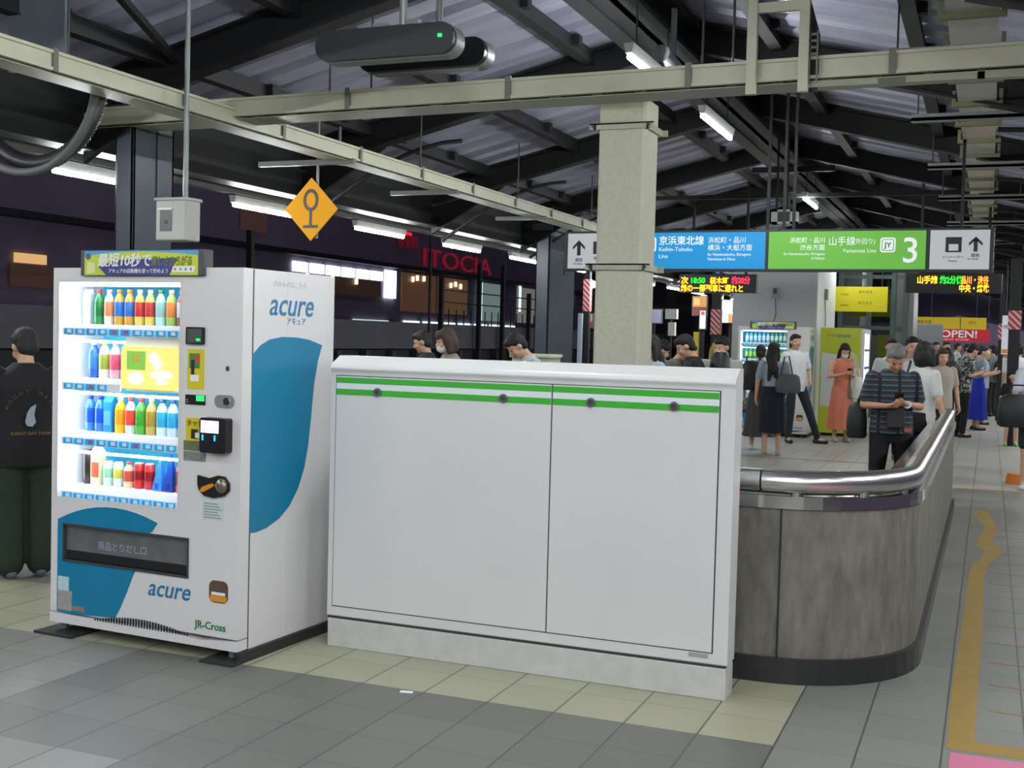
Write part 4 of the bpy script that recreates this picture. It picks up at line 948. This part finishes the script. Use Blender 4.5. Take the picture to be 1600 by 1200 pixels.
MB().box(-8, 8, 0, 10, -1.3, 16).build('facade', M('facade_cream', '3c3832', .8), bd2)
for k in range(9):
    for j in range(4): MB().box(-7.6+1.75*k, -6.5+1.75*k, -.05, 0, 1.5+2.2*j, 3.2+2.2*j).build('window', M('office_glass', '0c0e12', .2), bd2)
for x, y, z, lab in ((-12, 25, 5.0, 'bright white lamp spot above the far viaduct'), (-13.5, 44, 3.9, 'round white street light against the dark shops')):
    t = thing('street_light', lab, 'lamp', (x, y, z)); MB().ell((0, 0, 0), (.13, .13, .16)).build('globe', M('globe', 'f0e8ff', .5, emit=9), t); MB().tube([(0, 0, -z-1.3), (0, 0, -.12)], .04, 8).build('mast', m_frame, t)
# cream trash stations by the left edge seen over the cabinet
for x, y, lab in ((-1.75, 6.6, 'cream box top behind the white cabinet beside the brown-haired woman'), (-1.95, 7.2, 'cream box top left of the man in the white shirt')):
    t = thing('waste_bin', lab, 'bin', (x, y, 0)); MB().box(-.2, .2, -.15, .15, 0, 1.34).build('body', m_cream, t, bevel=.01); MB().box(-.22, .22, -.17, .17, 1.34, 1.37).build('lid', m_cream, t, bevel=.008)
t = thing('ticket_machine', 'pale and blue box machine behind the crowd right of the pale pillar', 'machine', (-.12, 7.6, 0))
MB().box(-.22, .22, 0, .3, 0, 1.36).build('body', M('machine_pale', 'b4b0a8', .5), t, bevel=.01); MB().box(-.21, .21, -.004, 0, 1.18, 1.27).build('blue_band', M('band_blue', '2c80c0', .4), t)
tag(MB().tube([(0, 0, 0), (0, 0, .12)], [.13, .11], 14).build('traffic_cone_base', M('cone_orange', 'c87420', .5), None, (2.86, 10.2, 0)), 'small orange rubber stopper on the floor at the right edge', 'stopper')
# ================================================================ PEOPLE
def remesh(mb, name, mat, parent, vox=.012, smooth=3):
    o = mb.build(name+'_tmp', mat); 
    r = o.modifiers.new('r', 'REMESH'); r.mode = 'VOXEL'; r.voxel_size = vox; r.use_smooth_shade = True
    s_ = o.modifiers.new('s', 'SMOOTH'); s_.iterations = smooth; s_.factor = .5
    bpy.context.view_layer.update()
    me = bpy.data.meshes.new_from_object(o.evaluated_get(bpy.context.evaluated_depsgraph_get()))
    bpy.data.objects.remove(o); me.name = name
    for p in me.polygons: p.use_smooth = True
    me.materials.clear(); me.materials.append(mat)
    n = bpy.data.objects.new(name, me); COL.objects.link(n); n.parent = parent; return n
m_skin = M('skin', 'c49a80', .55, noise=.06, nscale=9); m_skin2 = M('skin_warm', 'b8886c', .55)
def V(*a): return Vector(a)
HANG = lambda s: ((s*.235, -.02, 1.12), (s*.25, .06, .88))
PHONE = lambda s: ((s*.23, .0, 1.12), (s*.075, .27, 1.17))
def hand(mb, w, d, side, s, curl=.5, palm=(0, 0, -1)):
    """palm, four fingers, thumb; d = pointing direction, palm = direction the palm faces"""
    d = Vector(d).normalized(); pn = (Vector(palm)-d*Vector(palm).dot(d)).normalized(); a = d.cross(pn).normalized()*side
    w = Vector(w); k = s
    for i in (-1, 0, 1): mb.cone(w, w+d*.075*k+a*i*.024*k, .024*k, .017*k, 8)
    for i, (L, o) in enumerate(((.036, -.033), (.042, -.011), (.04, .011), (.031, .033))):
        p0 = w+d*.08*k+a*o*k; p1 = p0+(d*math.cos(curl*.7)+pn*math.sin(curl*.7))*L*k; p2 = p1+(d*math.cos(curl*1.8)+pn*math.sin(curl*1.8))*L*.85*k
        mb.cone(p0, p1, .0095*k, .009*k, 7); mb.cone(p1, p2, .009*k, .0078*k, 7)
    p0 = w+d*.025*k-a*.028*k; p1 = p0+(d*.6-a*.7+pn*.4)*.04*k; p2 = p1+(d*.9-a*.1+pn*.5)*.032*k
    mb.cone(p0, p1, .013*k, .011*k, 7); mb.cone(p1, p2, .011*k, .0085*k, 7)
def person(label, loc, face, h=1.68, bow=0.0, turn=0.0, arms=(HANG, HANG), top=('tee', '202020'), bottom=('trousers', '202028'), hair=('short', '181412'),
           shoes='202020', legs=None, wide=1.0, mask=False, lean=0.0, vox=.014, skin=None, sleeve='short', socks=None, hem=.82, mattop=None, group=None, handd=None):
    s = h/1.72; skin = skin or m_skin
    t = thing('person', label, 'person', loc, math.radians(face), group)
    def L(z): return lean*max(0, (z-.9)/.5)
    def P(x, y, z): return V(x, y+L(z), z)*s
    hz = 1.595-.05*bow; hy = .02+.10*bow
    hc = P(0, hy, hz); rot = Quaternion((0, 0, 1), turn) @ Quaternion((1, 0, 0), -bow*.85)
    def H(x, y, z): return hc+(rot @ (V(x, y, z)*s))
    B = MB()
    B.ell(H(0, -.005, .02), (.076*s, .095*s, .098*s), rot); B.ell(H(0, .02, -.05), (.058*s, .07*s, .066*s), rot)
    B.cone(H(0, .085, .01), H(0, .103, -.025), .010*s, .014*s, 8); B.ell(H(0, .055, -.09), (.03*s, .03*s, .02*s), rot)
    for sx in (-1, 1): B.ell(H(sx*.078, -.005, -.005), (.012*s, .02*s, .03*s), rot); B.ell(H(sx*.035, .06, -.03), (.03*s, .03*s, .03*s), rot)
    B.cone(P(0, -.01, 1.40), P(0, -.005+hy*.5, 1.52-.02*bow), .058*s, .052*s); B.cone(P(0, 0, 1.38), P(0, 0, 1.43), .08*s, .06*s)
    tw = wide
    B.loft([(0, L(z)*s+yc*s, z*s, rx*tw*s, ry*s*(1+(tw-1)*1.3)) for z, rx, ry, yc in ((.86, .1, .08, 0), (.92, .155, .105, 0), (1.02, .14, .1, 0), (1.12, .135, .095, 0), (1.25, .155, .105, 0), (1.35, .165, .1, 0), (1.42, .12, .075, 0), (1.45, .06, .05, 0))], 20)
    lg = legs or (((-.095, .02, .49), (-.1, -.02, .07), (-.12, 1)), ((.095, .02, .49), (.1, -.02, .07), (.12, 1)))
    LEG = []
    for i, sx in enumerate((-1, 1)):
        kn, an, td = lg[i]; hip = V(sx*.085*tw, 0, .9)*s; kn = V(*kn)*s; an = V(*an)*s
        B.cone(hip, kn, .078*s*tw, .052*s); B.cone(kn, an, .052*s, .035*s); LEG.append((hip, kn, an, V(td[0], td[1], 0).normalized()))
        B.cone(an, an+LEG[-1][3]*.13*s-V(0, 0, .03)*s, .036*s, .028*s)
    AR = []
    for i, sx in enumerate((-1, 1)):
        el, wr = arms[i](sx) if callable(arms[i]) else arms[i]
        sh = P(sx*.175*tw, 0, 1.385); el = V(el[0]*(1+(tw-1)*.7), el[1]+L(el[2])*.9, el[2])*s; wr = V(wr[0], wr[1]+L(wr[2])*.9, wr[2])*s
        B.cone(sh, el, .048*s*(tw*.3+.7), .036*s); B.cone(el, wr, .036*s*(tw*.3+.7), .024*s)
        d = (wr-el).normalized(); ph = wr[1] > .15*s and wr[2] > el[2]-.12*s
        d = (d+V(-sx*.25, .15, .1)).normalized() if ph else d
        hand(B, wr, d, sx, s, 1.0 if ph else .5, (-sx*.5, 0, .8) if ph else (-sx, 0, 0)); AR.append((sh, el, wr))
    remesh(B, 'body', skin, t, min(vox, .0095), 2)
    # face details
    for sx in (-1, 1): MB().ell(H(sx*.032, .083, .01), (.012*s, .006*s, .005*s), rot, 8, 6).build('eye', M('eye_dark', '1a1614', .3), t); 
    if mask: 
        b = MB(); b.ell(H(0, .045, -.055), (.062*s, .066*s, .052*s), rot); b.build('face_mask', M('mask_white', 'dcdee0', .7), t)
    else: MB().ell(H(0, .088, -.055), (.02*s, .006*s, .005*s), rot, 8, 6).build('mouth', M('lips', '96564c', .5), t)
    # hair
    hm = M('hair_'+hair[1], hair[1], .72, noise=.45, nscale=38, bump=.9, stretch=(1, 1, .35)); hb = MB()
    if hair[0] != 'bald': hb.ell(H(0, -.022, .04), (.086*s, .098*s, .096*s), rot); hb.ell(H(0, .045, .085), (.07*s, .05*s, .035*s), rot); hb.ell(H(0, -.05, -.02), (.078*s, .06*s, .07*s), rot)
    if hair[0] == 'long':
        hb.ell(H(0, -.065, -.06), (.092*s, .055*s, .13*s), rot); hb.cone(H(0, -.08, -.1), P(0, -.135, 1.3), .085*s, .07*s); hb.cone(P(.02, -.13, 1.32), P(.04, -.12, 1.2), .06*s, .03*s); hb.cone(P(-.05, -.13, 1.32), P(-.07, -.11, 1.15), .045*s, .025*s)
        for sx in (-1, 1): hb.cone(H(sx*.075, .0, .02), H(sx*.085, -.01, -.14), .03*s, .028*s)
    if hair[0] == 'bob':
        hb.ell(H(0, -.045, -.03), (.1*s, .08*s, .12*s), rot)
        for sx in (-1, 1): hb.cone(H(sx*.07, .01, .03), H(sx*.082, .0, -.1), .038*s, .036*s)
        hb.ell(H(0, .075, .06), (.055*s, .022*s, .035*s), rot)
    if hair[0] == 'bun':
        hb.ell(H(0, -.12, -.02), (.04*s, .045*s, .04*s), rot); hb.cone(H(0, -.13, -.04), H(0, -.15, -.13), .03*s, .012*s)
    if hair[0] != 'bald': remesh(hb, 'hair', hm, t, max(vox*.8, .009), 1)
    # upper garment
    kind, tc = top; mt = mattop or M('cloth_'+tc, tc, .85, noise=.12, nscale=12)
    loose = .028 if kind in ('tee', 'shirt') else .018
    tb = MB()
    rings = [(hem, .172, .118), (.95, .17, .12), (1.05, .162, .115), (1.18, .165, .118), (1.3, .178, .12), (1.38, .165, .1), (1.44, .09, .072), (1.465, .068, .06)]
    if kind == 'fitted': rings = [(hem, .16, .112), (.95, .152, .11), (1.05, .138, .1), (1.18, .15, .108), (1.3, .168, .113), (1.38, .155, .095), (1.44, .085, .07), (1.46, .065, .058)]
    tb.loft([(0, L(z)*s, z*s, (rx*tw+loose-.018)*s, (ry*(1+(tw-1)*1.3)+loose-.018)*s) for z, rx, ry in rings], 24)
    if sleeve != 'none':
        for (sh, el, wr) in AR:
            e = sh.lerp(el, .72) if sleeve == 'short' else el
            tb.cone(sh*.97+P(0, 0, 1.385)*.03, e, .062*s*(tw*.4+.6), .058*s*(tw*.4+.6))
            if sleeve == 'long': tb.cone(el, el.lerp(wr, .92), .05*s, .036*s)
    remesh(tb, {'tee': 't_shirt', 'shirt': 'shirt', 'fitted': 'top', 'dress': 'dress_top'}[kind], mt, t, vox, 2)
    # lower garment
    bk, bc = bottom; mbm = M('cloth_'+bc, bc, .85, noise=.12, nscale=12)
    if bk in ('trousers', 'shorts', 'wide'):
        lb = MB(); lb.loft([(0, 0, .80*s, .12*tw*s, .09*s), (0, 0, .88*s, .165*tw*s, .115*s), (0, 0, 1.0*s, .158*tw*s, .112*s)], 20)
        for hip, kn, an, td in LEG:
            w_ = 1.35 if bk == 'wide' else 1.0
            if bk == 'shorts': lb.cone(hip, hip.lerp(kn, .85), .098*s*tw, .085*s)
            else: lb.cone(hip, kn, .094*s*tw, .068*s*w_); lb.cone(kn, kn.lerp(an, .93), .068*s*w_, .052*s*w_*w_)
        remesh(lb, 'trousers' if bk != 'shorts' else 'shorts', mbm, t, vox, 2)
    else:
        z0 = {'midi': .34, 'maxi': .22, 'knee': .48}[bk]; fl = {'midi': .2, 'maxi': .25, 'knee': .2}[bk]
        wob = lambda a, q: .05*(1-q)*math.sin(9*a)+.02*math.sin(3*a+1)
        MB().loft([(0, 0, z0*s, fl*s, fl*.8*s), (0, 0, (z0+.3)*s, (fl*.5+.095)*s, (fl*.4+.07)*s), (0, 0, .9*s, .178*s, .13*s), (0, 0, 1.0*s, .15*s, .11*s), (0, 0, 1.05*s, .142*s, .105*s)], 48, wob=wob).build('skirt', mbm, t)
    shm = M('shoe_'+shoes, shoes, .5)
    for hip, kn, an, td in LEG:
        b = MB(); g = V(an.x, an.y, 0)+td*.0
        z0_ = an.z-.07*s
        for q, r in ((-.055, .036), (.02, .038), (.1, .042), (.15, .034)): pass
        b.cone(g-td*.045*s+V(0, 0, z0_+.034*s), g+td*.14*s+V(0, 0, z0_+.032*s), .036*s, .034*s, 12); b.cone(g-td*.03*s+V(0, 0, z0_+.05*s), g+td*.06*s+V(0, 0, z0_+.05*s), .038*s, .03*s, 12)
        sh_ = b.build('shoe', shm, t)
    if bk == 'wide' or False: pass
    t['_s'] = s
    del t['_s']
    return t, AR, s
def at_person(root, v):
    return Matrix.Translation(root.location) @ root.rotation_euler.to_matrix().to_4x4() @ Vector(v)
def held(root, name, lab, cat, v, builder, rz=None):
    p = at_person(root, v); t = thing(name, lab, cat, p, root.rotation_euler.z if rz is None else rz); builder(t); return t
def phone(root, AR, s, lab):
    p = (AR[0][2]+AR[1][2])/2+V(0, .055, .035)*s
    def bl(t):
        m_ = Matrix.Rotation(math.radians(-35), 4, 'X'); b = MB(); b.box(-.036, .036, -.004, .004, -.06, .08, m_); b.build('case', m_black, t)
        MB().box(-.032, .032, -.0055, -.004, -.055, .075, m_).build('screen', M('phone_screen', '9aa8c0', .2, emit=.8), t)
    return held(root, 'smartphone', lab, 'phone', p, bl)
def bag(root, v, size, col, name, lab, strap=None, rr=.03, handle=None):
    def bl(t):
        w, d, h_ = size
        b = MB(); b.loft([(0, 0, -h_/2, w*.42, d*.42), (0, 0, -h_*.42, w*.5, d*.5), (0, 0, 0, w*.5, d*.52), (0, 0, h_*.38, w*.44, d*.42), (0, 0, h_/2, w*.3, d*.25)], 20); b.build('body', M('bag_'+col, col, .55, noise=.15, nscale=15), t)
        if strap: MB().tube([V(*p) for p in strap], .012, 8).build('strap', M('strap_'+col, col, .6), t)
        MB().box(-w*.25, w*.25, -d*.53, -d*.48, -h_*.25, h_*.05).build('pocket', M('bag_'+col), t)
    return held(root, name, lab, 'bag', v, bl)

# striped shirt material
def mat_bars():
    m = M('striped_shirt', '17181c', .85); nt = m.node_tree; N = nt.nodes; Lk = nt.links
    tc = N.new('ShaderNodeTexCoord'); sp = N.new('ShaderNodeSeparateXYZ'); Lk.new(tc.outputs['Object'], sp.inputs[0])
    def ma(op, a, b=0.0):
        n = N.new('ShaderNodeMath'); n.operation = op
        for i, x in enumerate((a, b)):
            if isinstance(x, (int, float)): n.inputs[i].default_value = x
            else: Lk.new(x, n.inputs[i])
        return n.outputs[0]
    z = ma('FRACT', ma('MULTIPLY', sp.outputs[2], 23)); band = ma('LESS_THAN', z, .42); thin = ma('MULTIPLY', ma('GREATER_THAN', z, .6), ma('LESS_THAN', z, .74))
    x = ma('FRACT', ma('ADD', ma('MULTIPLY', sp.outputs[0], 6.5), .3)); gap = ma('GREATER_THAN', x, .16)
    def mix(f, a, b):
        n = N.new('ShaderNodeMix'); n.data_type = 'RGBA'; Lk.new(f, n.inputs[0])
        for q, s_ in ((a, n.inputs[6]), (b, n.inputs[7])):
            if isinstance(q, str): s_.default_value = (*lin(q), 1)
            else: Lk.new(q, s_)
        return n.outputs[2]
    c = mix(ma('MULTIPLY', band, gap), '121418', '3c5662'); c = mix(ma('MULTIPLY', thin, gap), c, '4c3a3c'); Lk.new(c, N['Principled BSDF'].inputs['Base Color']); return m
def mat_flower():
    m = M('floral_shirt', '30302e', .85); nt = m.node_tree; v = nt.nodes.new('ShaderNodeTexNoise'); v.inputs['Scale'].default_value = 26; v.inputs['Detail'].default_value = 3
    tc = nt.nodes.new('ShaderNodeTexCoord'); nt.links.new(tc.outputs['Object'], v.inputs['Vector']); cr = nt.nodes.new('ShaderNodeValToRGB')
    cr.color_ramp.elements[0].position = .48; cr.color_ramp.elements[0].color = (*lin('2e2e2c'), 1); cr.color_ramp.elements[1].position = .58; cr.color_ramp.elements[1].color = (*lin('a8a8a0'), 1)
    nt.links.new(v.outputs[0], cr.inputs[0]); nt.links.new(cr.outputs[0], nt.nodes['Principled BSDF'].inputs['Base Color']); return m
def gpt(px, depth):
    """ground point on the ray through column px at a distance along the view axis"""
    d = FW + CR*((px-800)/FPX) - CU*((545-600)/FPX); p = CAMP+d*depth; return (p.x, p.y, 0)
FC = 202   # turned towards the camera
# striped man
g = gpt(1397, 9.8)
pm, AR, s = person('heavy grey-haired man in a blue-striped dark shirt looking down at his phone behind the handrail', (g[0], g[1], 0), 195, 1.60, bow=.8, arms=(((-.235, -.0, 1.13), (-.07, .24, 1.16)), ((.235, 0, 1.13), (.08, .24, 1.14))), top=('tee', '17181c'), bottom=('trousers', '0e0e12'), hair=('short', '6c6a68'), wide=1.06, hem=.88, mattop=mat_bars(), skin=m_skin2, vox=.011,
    legs=(((-.13, .02, .49), (-.15, -.02, .07), (-.2, 1)), ((.12, .02, .49), (.13, -.02, .07), (.2, 1))))
phone(pm, AR, s, 'dark phone in the hands of the striped-shirt man')
bag(pm, (.27, -.06, .92), (.17, .15, .3), '16171a', 'shoulder_bag', 'black shoulder bag hanging at the striped-shirt man\'s side', strap=((-.0, 0, .13), (-.04, .03, .28), (-.11, .05, .4)))
def wt(t): MB().tube([(0, -.012, 0), (0, .012, 0)], .034, 14).build('band', M('watch_white', 'd8dcdc', .3), t); MB().box(-.015, .015, -.016, .016, .03, .038).build('face', m_chrome, t)
w_ = AR[0][1].lerp(AR[0][2], .9); held(pm, 'wrist_watch', 'white wristband on the striped-shirt man\'s arm', 'watch', w_, wt)
def cb(t): MB().box(-.07, .07, 0, .05, -.1, .1).build('case', M('bag_dark', '20221f', .6), t, bevel=.01)
held(pm, 'camera_pouch', 'small dark pouch hanging on the striped-shirt man\'s belly', 'pouch', (0.0, .15, .98), cb)
tag(MB().box(-.03, .03, -.003, .003, -.012, .012).build('shirt_tag', M('tag_orange', 'c85038', .6), pm, V(-.11, .137, .86)))
# white T-shirt woman beside him
g = gpt(1444, 11.2)
p1, AR, s = person('woman with a black bob in a white t-shirt and black trousers behind the handrail', (g[0], g[1], 0), 330, 1.6, wide=.8, arms=(HANG, HANG), top=('tee', 'c8c8c6'), bottom=('trousers', '101014'), hair=('bob', '0e0c0e'), hem=.86)
bag(p1, (-.1, -.17, 1.12), (.2, .1, .3), '1c2c30', 'backpack', 'thin dark strap bag on the back of the white t-shirt woman', strap=((0, .04, .14), (.02, .06, .24), (-.02, .14, .29)))
# group at the far machine
p2, AR, s = person('long-haired woman in a pale blue top and navy skirt seen from behind', (-.258, 11.95, 0), 10, 1.56, arms=(HANG, ((.23, 0, 1.12), (.2, .1, .95))), top=('fitted', '8c9aa8'), bottom=('midi', '0c0e22'), hair=('long', '120e0e'), shoes='b09888', hem=.88, turn=-.6)
bag(p2, (.2, -.1, 1.0), (.34, .15, .26), '4c4c50', 'shoulder_bag', 'grey and beige shoulder bag on the navy-skirt woman', strap=((-.1, 0, .1), (-.06, .04, .36), (0, .04, .38), (.06, 0, .1)))
p3, AR, s = person('woman with tied hair in a long dark grey skirt, left of navy skirt', (-.56, 12.6, 0), 5, 1.52, arms=(HANG, HANG), top=('fitted', 'a08c84'), bottom=('maxi', '40403e'), hair=('bun', '141010'), shoes='c8c4c0', hem=.9)
bag(p3, (-.1, -.2, 1.08), (.3, .2, .42), '101012', 'backpack', 'black backpack on the grey-skirt woman', strap=((-.08, .1, .18), (-.1, .2, .26), (-.1, .24, .2)))
p4_, AR, s = person('young man in white t-shirt with one leg stretched out', (-.28, 14.15, 0), 215, 1.70, arms=(((-.26, -.04, 1.13), (-.2, .1, .98)), HANG), top=('tee', 'd4d6d8'), bottom=('trousers', '20242c'), hair=('short', '100c0c'), shoes='1c2030',
    legs=(((-.2, .1, .5), (-.36, .1, .07), (-.6, .6)), ((.09, .03, .49), (.1, 0, .07), (.1, 1))), lean=-.05)
p5_, AR, s = person('woman in a sleeveless orange dress and mask reading her phone by the yellow machine', (.343, 14.85, 0), 205, 1.6, bow=.6, arms=(PHONE, PHONE), top=('fitted', 'c8765a'), bottom=('maxi', 'c8765a'), hair=('long', '181212'), shoes='a89888', mask=True, sleeve='none', hem=.95)
phone(p5_, AR, s, 'phone in the hands of the orange-dress woman')
bag(p5_, (-.2, .12, .88), (.2, .12, .34), 'd0d0ca', 'tote_bag', 'white shopping bag hanging from the orange-dress woman\'s arm', strap=((-.04, 0, .15), (-.02, 0, .3), (.04, 0, .3), (.05, 0, .15)))
bag(p5_, (-.12, .1, .8), (.14, .1, .2), '7c7058', 'hand_bag', 'brown bag hanging beside the white shopping bag', strap=((-.03, 0, .09), (0, 0, .28), (.04, 0, .09)))
# left man
pl_, AR, s = person('man at left edge in a black t-shirt with printed back and dark green trousers', (-2.93, 1.0, 0), 55, 1.54, bow=.5, arms=(((-.26, .05, 1.1), (-.12, .3, 1.02)), ((.27, .05, 1.08), (.2, .26, .95))), top=('tee', '101014'), bottom=('wide', '1c3020'), hair=('short', '1a1818'), shoes='58606a', wide=1.12, hem=.76, vox=.011, turn=.25)
def arc_text(parent, st, r, cx, cz, a0, a1, size, mat, y):
    for i, ch in enumerate(st):
        if ch == ' ': continue
        a = a0+(a1-a0)*i/(len(st)-1)
        o = text(ch, size, mat, parent, (cx+r*math.cos(a), y+.02*abs(math.cos(a)), cz+r*math.sin(a)), (PI/2, 0, 0), align='CENTER'); o.rotation_euler = Matrix.Rotation(-(a-PI/2), 3, 'Y').to_4x4().to_euler() if False else (PI/2, -(a-PI/2)*1.0, 0)
m_pr = M('print_ochre', '6e5a28', .7); m_pr2 = M('print_dull', '4a4440', .7)
def back_print(parent, s):
    y = -.165*s
    arc_text(parent, 'MOUNT MAYA', .12, .0, 1.13*s, PI*.92, PI*.08, .034, m_pr2, y-.004)
    text('SUNNY DAY FARM', .027, m_pr, parent, (0, y-.002, .985*s), align='CENTER', bold=.0005)
    b = MB(); b.prism([(-.03, 1.07*s), (-.02, 1.13*s), (0, 1.17*s), (.03, 1.19*s), (.02, 1.12*s), (.03, 1.07*s), (.01, 1.04*s), (-.02, 1.045*s)], y-.004, y+.01); b.build('back_print', M('print_pale2', '8c98a8', .7), parent)
back_print(pl_, s)
# platform crowd on the right
pf, AR, s = person('man in a grey floral shirt bent over his phone beyond the parapet end', (2.087, 17.36, 0), 300, 1.66, bow=.7, lean=.07, arms=(PHONE, PHONE), top=('shirt', '303030'), bottom=('trousers', '121214'), hair=('short', '0c0a0a'), shoes='201c1c', mattop=mat_flower(), hem=.8, wide=1.08)
phone(pf, AR, s, 'phone held by the floral-shirt man')
pb, AR, s = person('woman in a bright blue long skirt and grey-blue top reading her phone', (2.325, 19.48, 0), 290, 1.62, bow=.35, arms=(PHONE, PHONE), top=('fitted', '74808e'), bottom=('maxi', '1424a0'), hair=('short', '1c1414'), shoes='20222c', hem=.92)
phone(pb, AR, s, 'phone held by the blue-skirt woman')
person('child in a dark t-shirt and shorts with bright green shoes near the right edge', (2.868, 15.9, 0), 190, 1.2, arms=(HANG, HANG), top=('tee', '101014'), bottom=('shorts', '3c4038'), hair=('short', '100c0c'), shoes='3cc830', wide=1.0)
pr_, AR, s = person('adult in a white top with a big dark bag cut by the right edge', (3.0, 9.65, 0), 185, 1.6, arms=(((-.2, .05, 1.12), (-.02, .25, 1.1)), ((.24, .08, 1.12), (.1, .28, 1.1))), top=('tee', 'c8ccd8'), bottom=('shorts', '20242a'), hair=('short', '100c0c'), shoes='c8ccd0')
bag(pr_, (.2, .2, .88), (.42, .2, .36), '1c1e22', 'hand_bag', 'large black bag carried by the adult at the right edge', strap=((-.1, 0, .15), (-.06, 0, .28), (.06, 0, .28), (.1, 0, .15)))
person('adult in a plain white t-shirt behind the child at the right edge', gpt(1592, 21), 10, 1.66, top=('tee', 'd4d8dc'), bottom=('trousers', '16181c'), hair=('short', '0e0c0c'))
def crowd(px, depth, h, face, label, **kw): 
    g = gpt(px, depth); return person(label, (g[0], g[1], 0), face, h, vox=.02, **kw)
pz, AR, s = crowd(1552, 27, 1.64, 60, 'person in grey with a grey backpack walking away far down the platform', top=('tee', '6c7470'), bottom=('trousers', '26282a'), hair=('short', '141010'))
bag(pz, (0, -.2, 1.1), (.3, .2, .42), '4c5450', 'backpack', 'grey backpack on the person walking away')
crowd(1570, 26, 1.6, 250, 'person in a pale top and black trousers looking down far right', bow=.5, top=('tee', 'b8b4ac'), bottom=('trousers', '141418'), hair=('short', '181212'), arms=(PHONE, PHONE))
crowd(1538, 24, 1.55, 280, 'bald-headed person in light blue behind the blue-skirt woman', bow=.2, top=('tee', '98a4b0'), bottom=('trousers', '4a4c4c'), hair=('bald', '888888'), arms=(PHONE, PHONE))
crowd(1472, 15.5, 1.55, 200, 'person in beige between the bob-haired woman and the floral-shirt man', bow=.2, top=('shirt', 'a8a090'), bottom=('trousers', '141418'), hair=('long', '3c2c22'))
pq, AR, s = crowd(1480, 19.5, 1.55, 20, 'dark figure carrying a big black backpack beside the floral-shirt man', top=('tee', '141416'), bottom=('trousers', '141418'), hair=('short', '0c0a0a'))
bag(pq, (0, -.22, 1.08), (.34, .24, .5), '0e0e10', 'backpack', 'big black backpack on the dark figure')
crowd(1425, 13, 1.66, 200, 'dark-haired man in pale t-shirt between the striped man and the bob-haired woman', top=('tee', 'bcbcc0'), bottom=('trousers', '1c1c20'), hair=('short', '0e0c0c'))
crowd(1393, 16, 1.66, 190, 'person in white mostly hidden behind the striped man\'s left shoulder', top=('tee', 'c0c4c4'), bottom=('trousers', '202024'), hair=('short', '14100e'))
for k, (px, d, h, c, hc) in enumerate(((1462, 27, 1.68, '9c9890', '141010'), (1478, 29, 1.7, '3a3c40', '100c0c'), (1432, 24, 1.72, '26282c', '100c0c'), (1511, 31, 1.66, 'a8a8a4', '1c1414'), (1561, 33, 1.64, '8c8478', '1c1414'), (1495, 34, 1.7, 'b0b0ac', '201818'), (1447, 32, 1.66, '54585c', '141010'))):
    labs = ['far person in a pale top under the left end of the red banner', 'far man in dark grey under the red banner', 'tall dark-haired person behind the bob-haired woman', 'far person in light grey right of the floral-shirt man', 'far person in beige beyond the grey backpack', 'distant person in white under the middle of the red banner', 'distant person in slate grey left of the red banner']
    crowd(px, d, h, 200+17*k, labs[k], top=('tee', c), bottom=('trousers', '1a1c20'), hair=('short' if k % 2 else 'long', hc))
# people behind the cabinet
crowd(668, 12.2, 1.6, 110, 'dark head of a person behind the cabinet left of the brown-haired woman', bow=.4, top=('tee', '26262a'), hair=('short', '1c1a1c'))
crowd(704, 11, 1.62, 130, 'brown-haired woman in a mask behind the white cabinet', bow=.3, top=('tee', '8c8478'), hair=('bob', '40302a'), mask=True)
pk, AR, s = crowd(843, 11, 1.62, 130, 'black-haired man in a white shirt with a dark strap left of the pale pillar', bow=.9, lean=.1, top=('tee', 'b4b8bc'), hair=('short', '0c0c10'))
crowd(1018, 11.5, 1.6, 140, 'dark-haired person in profile just right of the pale pillar', top=('tee', 'a0a4b0'), hair=('long', '1c1614'))
crowd(1046, 12.5, 1.6, 250, 'person with tousled dark hair bent forward right of the pale pillar', bow=.8, lean=.1, top=('tee', '5c6054'), hair=('short', '201816'))
crowd(1030, 13.5, 1.58, 230, 'person in a white top between the two dark-haired people', bow=.6, top=('tee', 'd0d4d4'), hair=('bob', '181212'))
pk, AR, s = crowd(1092, 12, 1.64, 110, 'man in black with a black backpack left of the far white machine', bow=.6, lean=.05, top=('tee', '141416'), hair=('short', '0c0a0c'))
bag(pk, (0, -.22, 1.22), (.34, .22, .45), '121214', 'backpack', 'round black backpack on the man in black')
crowd(1133, 13, 1.62, 150, 'masked person in a light blue shirt beside the far white machine', bow=.3, top=('shirt', '8ca4c0'), hair=('short', '141212'), mask=True)
crowd(1121, 14, 1.56, 200, 'fair-haired person half hidden behind the light blue shirt', bow=.2, top=('tee', 'b8b4a0'), hair=('bob', 'a89850'))
